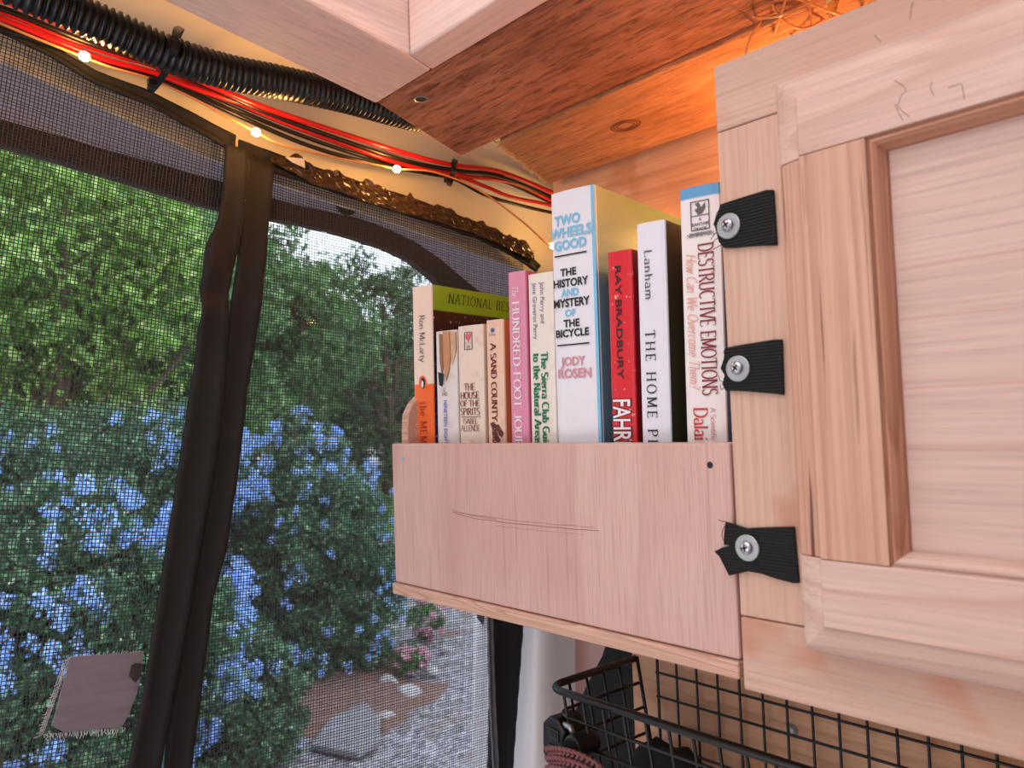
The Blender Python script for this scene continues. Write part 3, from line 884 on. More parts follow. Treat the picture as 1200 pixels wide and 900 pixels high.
# 2 torn white paperback
B = book('small white paperback with a torn spine top and blue lettering, beside the starry cover', 'book', (510.5, 389), (535, 384.5), .118,
    (cov('white worn spine', (226, 216, 214), .25), cov('white cover', (222, 206, 198), .2), cov('white cover back', (224, 210, 204), .2)))
b, t, H, D = B
TK = DOWN(B, 447)/.058
torn = MB()
for (x0, x1, z0, z1, dy, zz) in ((.22, .46, .003, .052, -.0016, 0), (.44, .74, .0005, .058, -.0024, 1), (.72, .98, .001, .040, -.0012, 2)):
    z0 *= TK; z1 *= TK
    pts = [(t*x0, H-z0), (t*x1, H-z0-.001), (t*(x1+.01), H-z1*.55), (t*(x1-.06), H-z1*.8), (t*(x0+.10), H-z1), (t*(x0+.02), H-z1*.7)]
    torn.mi = zz; torn.prism([(x, dy, z) for x, z in pts], (0, .0012, 0))
finish('torn_spine_flap', torn, [cov('torn brown card', (150, 108, 82), .4), cov('torn orange card', (196, 142, 104), .4), cov('torn tan card', (214, 172, 140), .3)], b, 'torn brown paper layers')
z_ = DOWN(B, 436); m = MB(); m.prism([(t*.2, -.0031, H-z_), (t*.45, -.0031, H-z_-.002), (t*.38, -.0031, H-z_-.012), (t*.25, -.0031, H-z_-.011)], (0, .0006, 0)); finish('ink_patch', m, ink['black'], b)
m = MB(); spine_text(m, B, 'NINETEEN EIGHTY-FOUR', 470, 545, .45, .17, plain=True, bold=.01); finish('title', m, ink['blue'], b)
m = MB(); sans_on(m, '345', t*.13, t*.42, DOWN(B, 460), H, align='c', y=-.0013); sans_on(m, 'C', t*.13, t*.42, DOWN(B, 455), H, align='c', y=-.0013); finish('price_code', m, ink['grey'], b)

# 3 house paperback
B = book('short cream paperback with a dark red stacked title, third from the left end', 'book', (536.5, 383), (566, 380.5), .118,
    (cov('cream spine', (232, 212, 198), .25), cov('cream cover', (222, 196, 176), .3), cov('cream back', (232, 212, 198), .2)))
b, t, H, D = B
def lines(B, rows, y=-.0013, **kw):
    b, t, H, D = B; m = MB()
    for ln, y0, y1, w in rows:
        z0, z1 = DOWN(B, y0), DOWN(B, y1); s0 = z1-z0; k = w*t/(text_width(ln, .05)*s0)
        lettering(m, ln, s0, lambda a, q: (t*.46-w*t/2+a, y, H-z1+q), track=.05, xs=k, **kw)
    return m
m = lines(B, [('THE', 450, 458, .42), ('HOUSE', 460, 468, .74), ('OF THE', 470, 477, .76), ('SPIRITS', 479, 487, .76)], thick=.15, thin=.07, serif=.05)
m.box((t*.10, -.0014, H-DOWN(B, 489.4)), (t*.84, -.0010, H-DOWN(B, 488.8)))
finish('title', m, ink['brown'], b)
m = lines(B, [('ISABEL', 491, 497.5, .58), ('ALLENDE', 499, 506, .74)], thick=.12, thin=.06, serif=.03); finish('author_name', m, ink['brown'], b)
lg = MB(); x0, x1, z0, z1 = t*.29, t*.60, H-DOWN(B, 410), H-DOWN(B, 389); frame_lines(lg, x0, x1, z0, z1)
lg.box((x0, -.0013, z0*.62+z1*.38), (x1, -.0010, z0*.61+z1*.39))
sans_on(lg, 'M', .0032, (x0+x1)/2, DOWN(B, 404.5), H, align='c', y=-.0013); lg.mi = 1
hx, hz = (x0+x1)/2, z0*.32+z1*.68
lg.prism([(hx+a*.0030, -.0013, hz+c_*.0036) for a, c_ in ((-.9, .7), (-.1, 1), (0, .5), (.8, 1), (1, .1), (.3, -.6), (.1, -1), (-.3, -.5), (-1, -.1))], (0, .0003, 0))
finish('publisher_emblem', lg, [ink['grey'], paint('pink print', (214, 96, 110), .5)], b)

# 4 sand coloured paperback with orange front
B = book('peach paperback with dark red lettering and an orange cover, left of the pink book', 'book', (569.5, 376), (589.5, 373.5), .120,
    (cov('peach spine', (234, 196, 172), .3), cov('orange cover', (226, 132, 82), .2), cov('peach back', (234, 196, 172), .2)))
b, t, H, D = B
m = MB(); spine_text(m, B, 'A SAND COUNTY', 403, 494, .45, .31, thick=.2, thin=.08, serif=.13, track=.06); spine_text(m, B, 'ALMANAC', 497, 545, .45, .31, thick=.2, thin=.08, serif=.13, track=.06); finish('title', m, ink['brown'], b)
m = MB(); m.lathe((t*.42, -.0009, H-DOWN(B, 387)), (0, -1, 0), [(.0018, 0), (.0018, .0004)], 14); sans_on(m, 'Galaxy', .0018, t*.42, DOWN(B, 390.5), H, align='c', y=-.0013); finish('publisher_emblem', m, ink['lilac'], b)
lf = MB()
for k, (u, px) in enumerate(((.2, 497), (.45, 500), (.30, 507), (.62, 506), (.42, 513))):
    zz = H-DOWN(B, px); lf.prism([(t*u, -.0016, zz), (t*(u+.2), -.0016, zz+.0012), (t*(u+.34), -.0016, zz-.002), (t*(u+.2), -.0016, zz-.0045), (t*(u+.08), -.0016, zz-.003)], (0, .0003, 0))
finish('spine_picture', lf, paint('dark plum picture', (96, 36, 36), .5), b)

# 5 pink paperback
B = book('pink paperback with pale lettering, left of the white book with green lettering', 'book', (595, 320), (615.5, 318), .140,
    (cov('pink spine', (220, 142, 172), .08), cov('rose pink cover', (226, 100, 130), .1), cov('pink back', (220, 142, 172), .1)))
b, t, H, D = B
m = MB(); spine_text(m, B, 'The', 335, 348, .45, .36, thick=.12, thin=.06, serif=.06, slant=.2); finish('title_small_word', m, ink['white'], b)
m = MB(); spine_text(m, B, 'HUNDRED-FOOT JOURNEY', 354, 557, .47, .40, thick=.15, thin=.06, serif=.14, track=.05); finish('title', m, ink['white'], b)

# 6 white guide with green lettering
B = book('white paperback with two lines of green lettering, between the pink book and the thickest book', 'book', (618.5, 322.5), (648, 318.5), .150,
    (cov('white guide spine', (232, 222, 212), .12), cov('white guide cover', (226, 216, 206)), cov('white guide back', (228, 218, 208))))
b, t, H, D = B
m = MB(); spine_text(m, B, 'John Perry and', 331, 380, .60, .17, plain=True); spine_text(m, B, 'Jane Greverus Perry', 331, 398, .30, .17, plain=True); finish('author_name', m, ink['lilac'], b)
m = MB(); spine_text(m, B, 'The Sierra Club Guides', 414, 536, .62, .25, thick=.24, thin=.11, serif=.1, track=.06); spine_text(m, B, 'to the Natural Areas', 415, 522, .31, .25, thick=.24, thin=.11, serif=.1, track=.06); finish('title', m, ink['green'], b)

# 7 thick white hardcover
B = book('thickest and tallest book of the row, white spine with blue and black capitals', 'book', (644.5, 228.5), (696, 221.5), .148,
    (cov('white jacket spine', (230, 228, 238), .05), cov_z('pale jacket front fading to sand', [(0, (96, 30, 74)), (.048, (96, 30, 74)), (.06, (170, 80, 110)), (.066, (112, 168, 196)), (.2, (104, 160, 180)), (.29, (112, 144, 116))], .35), cov('white jacket back', (228, 226, 236))),
    hard=True, cover=.0016, rnd=.002, lean=math.radians(.6))
b, t, H, D = B
# printed strip wraps from the cover on to the spine's edge
m = MB(); m.box((t-.0026, -.0004, 0), (t-.0002, .0016, H)); finish('jacket_edge', m, ink['sky'], b, 'light blue strip down the spine edge')
def stack(lines, col, mats_name):
    mm = MB()
    for txt, y0, y1, x0, x1 in lines:
        z0, z1 = DOWN(B, y0), DOWN(B, y1)
        sans_on(mm, txt, z1-z0, t*x0, z0, H, bold=.03, fit=t*(x1-x0), y=-.0019)
    return finish(mats_name, mm, col, b)
stack([('TWO', 251, 263, .12, .70), ('WHEELS', 266, 278, .01, .94), ('GOOD', 281, 292.5, .10, .82)], ink['sky'], 'title')
stack([('THE', 315, 324, .22, .58), ('HISTORY', 327.5, 337, .06, .84), ('MYSTERY', 351, 361, .05, .86), ('THE', 376, 385, .26, .62), ('BICYCLE', 387.5, 396.5, .08, .82)], ink['black'], 'subtitle')
stack([('AND', 339.5, 348.5, .22, .62), ('OF', 364, 372.5, .30, .54)], ink['sky'], 'subtitle_small_words')
stack([('JODY', 420, 430.5, .17, .72), ('ROSEN', 434, 445, .10, .84)], ink['rose'], 'author_name')
for y_ in (299.5, 406):
    m = MB(); m.box((t*.10, -.0020, H-DOWN(B, y_+.8)), (t*.82, -.0017, H-DOWN(B, y_-.8))); finish('spine_rule', m, ink['black'], b)

# 8 red paperback
B = book('worn red paperback standing between the two thick white-spined books', 'book', (711.5, 296.5), (740, 292), .125,
    (cov_z('worn red spine', [(0, (206, 34, 44)), (.3, (214, 40, 52))], worn=.8), cov('dark red cover', (140, 20, 32), .1), cov('red back', (200, 34, 44), .2)), Yf=.388)
b, t, H, D = B
m = MB(); spine_text(m, B, 'RAY BRADBURY', 312, 446, .46, .24, plain=True, bold=.015); finish('author_name', m, ink['black'], b)
m = MB(); spine_text(m, B, 'FAHRENHEIT', 469, 586, .46, .78, plain=True, bold=.05, y=-.0011); finish('title_shadow', m, ink['black'], b)
m = MB(); spine_text(m, B, 'FAHRENHEIT', 470, 586, .49, .72, plain=True, bold=.015, y=-.0014); finish('title', m, ink['white'], b)

# 9 white paperback with spaced serif capitals
B = book('plain white paperback with widely spaced thin black lettering, right of the red book', 'book', (745.5, 263.5), (779, 257.5), .135,
    (cov('plain white spine', (226, 224, 236), .06), cov_z('olive photograph cover', [(0, (150, 140, 50)), (.03, (140, 130, 40)), (.038, (216, 210, 196)), (.072, (214, 208, 196)), (.0725, (70, 66, 34)), (.14, (60, 54, 34)), (.3, (44, 34, 28))], .35), cov('plain white back', (226, 224, 236))), Yf=.3875)
b, t, H, D = B
m = MB(); spine_text(m, B, 'Lanham', 293.5, 352, .42, .26, thick=.13, thin=.06, serif=.09, track=.14); finish('author_name', m, ink['grey'], b)
m = MB(); spine_text(m, B, 'THE HOME PLACE', 389, 566, .41, .33, thick=.13, thin=.06, serif=.13, track=.34); finish('title', m, ink['black'], b)

# 10 cream paperback with a blue top edge
B = book('white paperback with a blue top strip and red serif title, beside the cabinet', 'book', (796, 223), (842.5, 216.5), .140,
    (None, cov('blue cover', (66, 126, 176), .1), cov('white back', (226, 218, 218))), Yf=.3875)
b, t, H, D = B; zb = H-DOWN(B, 231)
next(c for c in b.children if c.name.startswith('spine')).data.materials[0] = cov_z('white spine with blue strip', [(0, (230, 222, 222)), (zb-.0005, (232, 224, 224)), (zb, (96, 158, 204)), (.35, (96, 158, 204))])
m = MB(); spine_text(m, B, 'DESTRUCTIVE EMOTIONS', 287.5, 466, .64, .37, thick=.15, thin=.055, serif=.12, track=.05); finish('title', m, ink['maroon'], b)
m = MB(); spine_text(m, B, 'How Can We Overcome Them?', 297.5, 457, .27, .26, thick=.1, thin=.055, serif=.05, track=.05, slant=.22); finish('subtitle', m, ink['peach'], b)
m = MB(); spine_text(m, B, 'Dalai Lama', 480.5, 566, .39, .34, thick=.15, thin=.06, serif=.1, track=.05); finish('author_name', m, ink['red'], b)
m = MB(); spine_text(m, B, 'A Scientific Dialogue', 481, 550, .70, .13, thick=.14, thin=.08, serif=.07, track=.05); finish('series_line', m, ink['rose'], b)
lg = MB(); x0, x1, z0, z1 = t*.29, t*.76, H-DOWN(B, 271), H-DOWN(B, 236); zm = H-DOWN(B, 254); frame_lines(lg, x0, x1, z0, z1)
lg.box((x0, -.0013, zm), (x1, -.0010, zm+.0004))
cx, cz = (x0+x1)/2, (zm+z1)/2
lg.prism([(cx+a*.0030, -.0013, cz+c_*.0032) for a, c_ in ((-1, .9), (-.2, 1.1), (.3, .1), (1.1, .9), (1.2, 0), (.5, -1), (-.4, -1.2), (-1.1, -.2), (-.4, .1))], (0, .0003, 0))
for i_, s_ in enumerate(('A', 'BANTAM', 'TRADE', 'PAPERBACK')): sans_on(lg, s_, .0019, cx, DOWN(B, 256)+.0029*i_, H, align='c', bold=.02, y=-.0013)
sans_on(lg, 'NONFICTION', .0028, cx, DOWN(B, 273.5), H, align='c', y=-.0013, fit=t*.66)
finish('publisher_emblem', lg, ink['grey'], b)

# ================================================================== insect screen
XS = -.62


def bulge(y, z):
    """the fabric hangs a little slack"""
    return XS + .004*math.sin(y*9+1)*math.cos(z*6) + .0015*math.sin(y*37+z*21)


def clip(poly, p, d):
    """parameter intervals where the line p+t*d lies inside the polygon (2-D)"""
    ts = []; n = len(poly)
    for i in range(n):
        a, b = poly[i], poly[(i+1) % n]; e = (b[0]-a[0], b[1]-a[1]); den = d[0]*e[1]-d[1]*e[0]
        if abs(den) < 1e-12: continue
        w = (a[0]-p[0], a[1]-p[1]); t = (w[0]*e[1]-w[1]*e[0])/den; u = (w[0]*d[1]-w[1]*d[0])/den
        if 0 <= u < 1: ts.append(t)
    ts.sort(); return list(zip(ts[::2], ts[1::2]))


def netting(poly, tilt, pitch=.00262, r=.00034, sag=0):
    mb = MB(); ys = [p[0] for p in poly]; zs = [p[1] for p in poly]
    cy, cz = (min(ys)+max(ys))/2, (min(zs)+max(zs))/2; R = math.hypot(max(ys)-min(ys), max(zs)-min(zs))/2
    for fam in (0, 1):
        a = tilt + fam*math.pi/2; d = (math.cos(a), math.sin(a)); nrm = (-d[1], d[0])
        for k in range(-int(R/pitch)-1, int(R/pitch)+2):
            w = pitch*k + pitch*.10*math.sin(k*1.7) + pitch*.10*math.sin(k*.61)
            p = (cy+nrm[0]*w, cz+nrm[1]*w)
            for t0, t1 in clip(poly, p, d):
                if t1-t0 < .002: continue
                n = max(2, int((t1-t0)/.022)+1); pts = []
                for t in np.linspace(t0, t1, n):
                    wob = .00022*math.sin(t*95+k*.7)+.0009*math.sin(t*11+k*.03)
                    y, z = p[0]+d[0]*t+nrm[0]*wob, p[1]+d[1]*t+nrm[1]*wob
                    pts.append((bulge(y, z)+(fam-.5)*r, y, z))
                mb.tube(pts, r, 4, cap=False)
    return mb


def yz(px, X_=XS):
    return [tuple(onX(x, y, X_)[1:]) for x, y in px]


LEFT_EDGE = [(268, 172), (267, 225), (260, 262), (248, 285), (245, 300), (242, 335), (238, 375), (233, 430), (226, 470), (210, 575), (191, 700), (171, 825), (155, 900), (138, 1000)]
RIGHT_EDGE = [(316, 195), (309, 255), (301, 350), (293, 400), (284, 450), (273, 550), (258, 650), (243, 700), (231, 800), (218, 900), (206, 1000)]
TOPL = [(0, 31), (55, 58), (110, 92), (175, 118), (235, 150), (268, 170)]
TOPR = [(316, 200), (370, 216), (430, 235), (500, 255), (560, 277), (612, 305)]
sl = tag(empty('insect_screen', onX(120, 600, XS)), 'charcoal mesh screen panel left of the black centre binding', 'insect screen', 'mesh screen panels')
pl = yz(TOPL) + yz(LEFT_EDGE) + [(-.06, -.34), (-.06, .350)]
netting(pl, math.radians(-7)).build('mesh_panel', M['thread'], sl)
sr = tag(empty('insect_screen', onX(420, 600, XS)), 'charcoal mesh screen panel between the black centre binding and the bookshelf', 'insect screen', 'mesh screen panels')
pr = yz(TOPR) + yz([(628, 420), (600, 620), (582, 735), (577, 1000)]) + yz(RIGHT_EDGE[::-1])
netting(pr, math.radians(-4), pitch=.00255).build('mesh_panel', M['thread'], sr)


def fabric_strip(name, left, right, par, X_=-.612, th=.003, mat=None, fold=None, n=60):
    """a sewn binding: a strip between two photographed edges with a raised hem on either side"""
    def res(P):
        P = np.array(P, float); d = np.r_[0, np.cumsum(np.linalg.norm(np.diff(P, axis=0), axis=1))]; t = np.linspace(0, d[-1], n)
        return [(np.interp(q, d, P[:, 0]), np.interp(q, d, P[:, 1])) for q in t]
    L, Rr = res(left), res(right); mb = MB(); us = (0, .06, .14, .22, .5, .78, .86, .94, 1); h = (.0, .0012, .0014, .0005, .0002, .0005, .0014, .0012, 0)
    for i in range(n):
        for u, hh in zip(us, h):
            px = (L[i][0]*(1-u)+Rr[i][0]*u, L[i][1]*(1-u)+Rr[i][1]*u)
            p = onX(*px, X_); f = fold(i/(n-1), u) if fold else 0
            mb.v.append((X_ + hh + f + .0004*math.sin(i*1.3+u*4), p[1], p[2]))
    k = len(us); mb.f = [(i*k+j, i*k+j+1, (i+1)*k+j+1, (i+1)*k+j) for i in range(n-1) for j in range(k-1)]; mb.m = [0]*len(mb.f)
    o = mb.build(name, mat or M['binding'], par, smooth=True); s = o.modifiers.new('thick', 'SOLIDIFY'); s.thickness = th; s.offset = 0
    return o


MID = [(288, 175), (287, 205), (283, 265), (275, 310), (268, 345), (265, 400), (262, 450), (257, 500), (250, 550), (232, 650), (215, 750), (195, 850), (187, 900), (172, 1000)]
MIDR = [(287, 178), (287, 205), (283, 262), (278, 310), (272, 345), (266, 400), (262, 450), (257, 500), (250, 550), (232, 650), (215, 750), (196, 850), (193, 900), (180, 1000)]
LS = [(264, 170), (262, 225), (255, 262), (243, 285), (240, 300), (237, 335), (233, 375), (228, 430), (221, 470), (205, 575), (186, 700), (166, 825), (150, 900), (133, 1000)]
RS = [(321, 192), (314, 255), (306, 350), (298, 400), (289, 450), (278, 550), (263, 650), (248, 700), (236, 800), (223, 900), (211, 1000)]
def crumple(s, u):
    return .004*math.exp(-((s-.17)/.03)**2)*math.sin(u*5) + .005*math.exp(-((s-.24)/.02)**2)*(1-u) - .003*math.exp(-((s-.205)/.015)**2)
fabric_strip('edge_binding', LS, MID, sl, -.6080, fold=crumple, n=90)
fabric_strip('edge_binding', MIDR, RS, sr, -.6125)
fabric_strip('top_binding', [(-420, -150), (-220, -72), (-40, 8), (0, 27), (55, 52), (110, 84), (175, 108), (235, 139), (275, 160)], [(-420, -138), (-220, -60), (-40, 20), (0, 37), (55, 63), (110, 97), (175, 123), (235, 156), (275, 180)], sl, -.6145)
fabric_strip('top_binding', [(279, 165), (320, 180), (400, 208), (480, 232), (560, 262), (605, 283), (632, 312)], [(279, 183), (320, 202), (370, 218), (430, 238), (500, 259), (560, 280), (600, 300), (628, 318)], sr, -.6145)
fabric_strip('side_binding', [(577, 640), (576, 735), (571, 900), (567, 1000)], [(614, 640), (612, 735), (600, 900), (592, 1000)], sr, -.617, mat=paint('black blue nylon binding', (34, 36, 46), .7, .3, 120, bump=.5))
fabric_strip('mesh_hem', [(569, 690), (571, 735), (573, 820), (577, 900), (579, 1000)], [(576, 690), (577, 735), (580, 820), (584, 900), (585, 1000)], sr, -.610, th=.0012, mat=paint('grey folded screen hem', (104, 104, 112), .8, .3, 200))
# snag of thread and bright tear in the binding
m = MB(); m.prism([onX(*p, -.6075) for p in ((277, 232), (282, 231), (288, 235), (283, 236))], (.0006, 0, 0)); m.build('snag', paint('pale snagged lining', (206, 176, 150), .8), sl)

# duct tape patch on the screen
tp = tag(empty('tape_patch', onX(110, 815, -.6165)), 'grey square tape patch stuck low on the left mesh panel', 'tape patch')
tapem = NT('grey cloth tape'); v = tapem.coord((1, .12, 1)); nz = tapem.noise(v, 190, 3)
c_ = tapem.mix(nz, S2L((112, 100, 108)), S2L((146, 134, 144))); tapem.bsdf(c_, .5, 0, tapem.bump(nz, .4, .001))
m = MB(); m.prism([onX(*p, -.6165) for p in [(83, 770), (100, 768), (140, 766), (168, 763), (165, 790), (160, 812), (150, 838), (142, 852), (120, 853), (90, 856), (75, 858), (60, 850), (66, 830), (72, 806)]], (.0012, 0, 0)); m.build('tape', tapem.mat, tp)
m = MB(); m.prism([onX(*p, -.6152) for p in [(154, 780), (158, 777), (166, 778), (165, 792), (158, 800), (151, 792)]], (.0004, 0, 0)); m.build('tape_stain', paint('dark damp mark', (60, 50, 48), .6), tp)
fz = MB()
def fringe(a, b, n, d, ln):
    for i in range(n):
        t = (i+random.uniform(-.3, .3))/n; p = onX(a[0]+(b[0]-a[0])*t, a[1]+(b[1]-a[1])*t, -.6160); q = ln*random.uniform(.25, 1)
        fz.tube([p, p + np.array([.0008, d[0]*q*.5+random.uniform(-.0006, .0006), d[1]*q*.5]), p + np.array([.0012, d[0]*q+random.uniform(-.0012, .0012), d[1]*q+random.uniform(-.0006, .0006)])], .00022, 4)
fringe((84, 769), (50, 862), 46, (-1, -.15), .0065); fringe((52, 860), (148, 852), 52, (-.1, -1), .005); fringe((86, 770), (166, 764), 30, (0, 1), .0026)
for k in range(3): fz.tube([onX(83-(3+k*2.2)-30*t, 772+90*t, -.6158) for t in np.linspace(.05, .95, 9)], .0002, 4)
o = fz.build('frayed_edge', M['tape_fray'], tp); o['kind'] = 'stuff'; o['label'] = 'white fraying threads round the patch'

# ================================================================== conduit, wires, fairy lights
cd = MB(); cp = spline([onX(*p, -.55) for p in [(-420, -190), (-240, -128), (-60, -62), (20, -14), (60, 3), (130, 33), (200, 64), (265, 84), (330, 97), (400, 113), (450, 127), (490, 138)]], 40)
d_ = np.r_[0, np.cumsum([np.linalg.norm(cp[i+1]-cp[i]) for i in range(len(cp)-1)])]
Lc = d_[-1]; nst = int(Lc/.0008); ss = np.linspace(0, Lc, nst)
cpts = [[np.interp(q, d_, np.array(cp)[:, k]) for k in range(3)] for q in ss]
cd.tube(cpts, [.0120 + .0011*max(-1, min(1, 1.8*math.sin(q*2*math.pi/.0046))) for q in ss], 18)
tag(cd.build('corrugated_conduit', M['black_plastic'], smooth=True), 'thick black corrugated conduit running under the ceiling frame', 'conduit')


def wire(px, X_, r, mat, label, group=None, name='wire'):
    if px[0][0] < 0: px = [(-430, px[0][1]-168), (-220, px[0][1]-84)] + px
    m = MB(); m.tube(spline([onX(*p, X_) for p in px], 10), r, 8)
    tag(m.build(name, mat, smooth=True), label, 'wire', group)
TAIL = .02
wire([(-30, -14), (17, 5), (103, 40), (192, 73), (240, 97), (300, 122), (369, 146), (480, 181), (530, 193), (585, 201), (642, 223), (670, 236)], -.590, 0.0025, M['red_wire'], 'topmost red wire of the bundle above the screen')
wire([(-30, -2), (17, 15), (103, 50), (190, 78), (250, 104), (310, 131), (380, 157), (470, 187), (530, 199), (585, 207), (642, 229), (670, 243)], -.5945, 0.0022, M['black_wire'], 'black wire just under the topmost red wire')
wire([(-30, 8), (28, 32), (111, 66), (180, 85), (230, 104), (330, 138), (450, 186), (530, 204), (600, 214), (643, 233), (670, 246)], -.599, 0.0022, M['red_wire'], 'lower red wire, second red down in the bundle')
wire([(-30, 0), (28, 24), (80, 46), (140, 66), (185, 79), (270, 116), (340, 146), (420, 175), (490, 195), (533, 205), (570, 219), (600, 231), (643, 240), (670, 250)], -.6035, 0.0021, M['red_wire'], 'thin red wire that bows lowest after the second cable tie')
wire([(-30, 22), (40, 46), (120, 72), (184, 92), (280, 136), (360, 170), (430, 190), (500, 203), (533, 210), (570, 229), (615, 242), (660, 252)], -.608, 0.0020, M['black_wire'], 'lowest black wire of the bundle')
wire([(-30, 14), (40, 39), (120, 68), (187, 88), (290, 134), (370, 165), (440, 187), (500, 199), (531, 207), (585, 211), (643, 236), (670, 248)], -.6125, 0.0020, M['black_wire'], 'hindmost black wire in the middle of the bundle')
wire([(215, 95), (280, 123), (350, 151), (420, 176), (480, 192), (530, 201), (590, 206), (660, 240)], -.617, 0.0019, M['black_wire'], 'short black wire lying against the cream metal')


def tie(ring_px, head_px, label):
    """a cable tie closed round the bundle: a flat loop with a square head; ring points are (x, y, X)"""
    P = spline([onX(x, y, X_) for x, y, X_ in ring_px+ring_px[:1]], 6); cc = sum(P)/len(P)
    t_ = np.array([.15, .95, -.3]); t_ /= np.linalg.norm(t_); n_ = len(P); v = []
    for p in P:
        o_ = p-cc; o_ -= t_*o_.dot(t_); o_ /= np.linalg.norm(o_)
        for w, h in ((-1, 0), (1, 0), (1, 1), (-1, 1)): v.append(p + t_*w*.0024 + o_*h*.0012)
    m = MB(); m.add(v, [(i*4+k, i*4+(k+1) % 4, (i+1)*4+(k+1) % 4, (i+1)*4+k) for i in range(n_-1) for k in range(4)])
    st = empty('cable_tie', cc); tag(st, label, 'cable tie', 'black cable ties')
    m.build('strap', M['black_plastic'], st)
    e = onX(*head_px); h = MB(); h.box(tuple(e-[.002, .0030, .0026]), tuple(e+[.0030, .0030, .0026])); h.build('head', M['black_plastic'], st, bevel=.0006)
tie([(212, 34, -.562), (206, 38, -.540), (204, 62, -.536), (196, 80, -.565), (186, 95, -.582), (176, 106, -.600), (180, 96, -.617), (200, 60, -.615)], (178, 97, -.585), 'black cable tie binding the wires to the corrugated conduit')
tie([(534, 188, -.600), (532, 189, -.587), (530, 205, -.587), (526, 214, -.600), (527, 216, -.620), (533, 200, -.622)], (524, 211, -.590), 'small black cable tie near where the wires vanish behind the books')


def fairy(name, label, pts, bulbs, power, r=.0009):
    root = empty(name, pts[0]); tag(root, label, 'fairy lights')
    m = MB(); m.tube(spline(pts, 10), r, 6); m.build('light_wire', M['amber_wire'], root, smooth=True)
    for i, p in enumerate(bulbs):
        b = MB(); b.lathe(p, (.2, .9, -.3), [(.0004, -.0036), (.0026, -.0026), (.0034, 0), (.0026, .0026), (.0004, .0036)], 12)
        b.build('bulb', M['bulb'], root, smooth=True)
        w = power[i] if hasattr(power, '__len__') else power
        l = light('fairy_glow', 'POINT', Vector(p) + Vector((.008, 0, .002)), w, WARM, radius=.006)
    return root
fw = [(-430, -150), (-220, -70), (-30, 12), (0, 27), (50, 48), (92, 65), (130, 79), (170, 90), (192, 99), (236, 120), (268, 138), (300, 155), (330, 170), (390, 184), (440, 193), (465, 198), (510, 202), (560, 222), (610, 258), (642, 286), (668, 300)]
fpts = [onX(*p, -.586) for p in fw]
fairy('fairy_lights', 'warm fairy light string lying along the wire bundle above the screen', fpts, [onX(99, 66, -.582), onX(300, 155, -.582), onX(465, 198, -.582), onX(648, 288, -.59)], [.15, .18, .15, .10])
# the string is assumed to go on unseen behind the books, along the wooden wall, and is bunched up on the cabinet
bk_ = [(-.50, .542, .17), (-.44, .543, .145), (-.36, .543, .155), (-.30, .540, .145), (-.26, .53, .165), (-.246, .505, .185), (-.232, .49, .19)]
fairy('fairy_lights', 'warm fairy light string assumed along the wooden wall behind the books', bk_, [(-.40, .541, .150), (-.315, .540, .146), (-.250, .507, .182)], [.03, .06, .75])
cl = onY(938, 12, .44)
coil = [onY(873, 66, .43), onY(880, 42, .43), onY(895, 24, .44), onY(915, 10, .44), onY(945, 0, .44), onY(985, -8, .44)]
for k in range(22):
    a = k*.74; coil.append(cl + np.array([.020*math.cos(a)+.012*math.sin(a*.37), .020*math.sin(a*1.3), .007*math.sin(a*2.1)-.001]))
fairy('fairy_lights', 'bunched clear fairy light wire glowing on top of the cabinet', coil, [cl + np.array([.018, -.005, .004]), cl + np.array([-.016, .012, .003])], [.22, .22], .0007)
fm = MB(); n_ = 22
for i in range(n_):
    for j in range(8):
        u, v_ = i/(n_-1), j/7
        p = cl + np.array([.012+.05*u, -.015+.03*v_, .004*math.sin(u*17+v_*5)+.004*math.sin(v_*13+u*7)+.002*random.random()]); fm.v.append(tuple(p))
fm.f = [(i*8+j, i*8+j+1, (i+1)*8+j+1, (i+1)*8+j) for i in range(n_-1) for j in range(7)]; fm.m = [0]*len(fm.f)
o = fm.build('crinkled_wrapper', paint('amber crinkled wrapper', (222, 160, 70), .25, .3, 80)); s = o.modifiers.new('thick', 'SOLIDIFY'); s.thickness = .0006
tag(o, 'crinkled amber wrapper beside the bunched fairy lights above the cabinet', 'wrapper')

# crumpled film pushed between the binding and the metal
fm = MB(); fp = [(322, 182, 188), (345, 182, 200), (370, 196, 214), (400, 204, 222), (430, 213, 234), (470, 229, 246), (510, 240, 256), (560, 260, 272), (600, 276, 290), (626, 294, 304)]
n_ = 90; px_ = np.linspace(318, 626, n_); hi_ = np.interp(px_, [p[0] for p in fp], [p[1] for p in fp]); lo2 = np.interp(px_, [p[0] for p in fp], [p[2] for p in fp])
for i in range(n_):
    for j in range(10):
        u = j/9; jag = 3*math.sin(i*.5)+2*math.sin(i*1.3)+1.5*random.uniform(-1, 1) if j == 0 else 0
        p = onX(px_[i], (hi_[i]+jag)*(1-u)+(lo2[i]+3)*u, -.6085); fm.v.append((p[0]+.0014*math.sin(i*1.1+j*1.7)*math.sin(j*.9+i*.45)+.0006*random.uniform(-1, 1), p[1], p[2]))
fm.f = [(i*10+j, i*10+j+1, (i+1)*10+j+1, (i+1)*10+j) for i in range(n_-1) for j in range(9)]; fm.m = [0]*len(fm.f)
o = fm.build('crumpled_film', M['film']); s = o.modifiers.new('thick', 'SOLIDIFY'); s.thickness = .0005; s.offset = -1
tag(o, 'crumpled brown plastic film tucked between the screen binding and the wires', 'film')
m = MB(); m.prism([onX(*p, -.6055) for p in [(334, 184), (356, 186), (357, 197), (342, 190)]], (.0006, .0002, 0))
tag(m.build('paper_scrap', M['paper']), 'tiny white paper scrap stuck in the crumpled film', 'paper scrap')
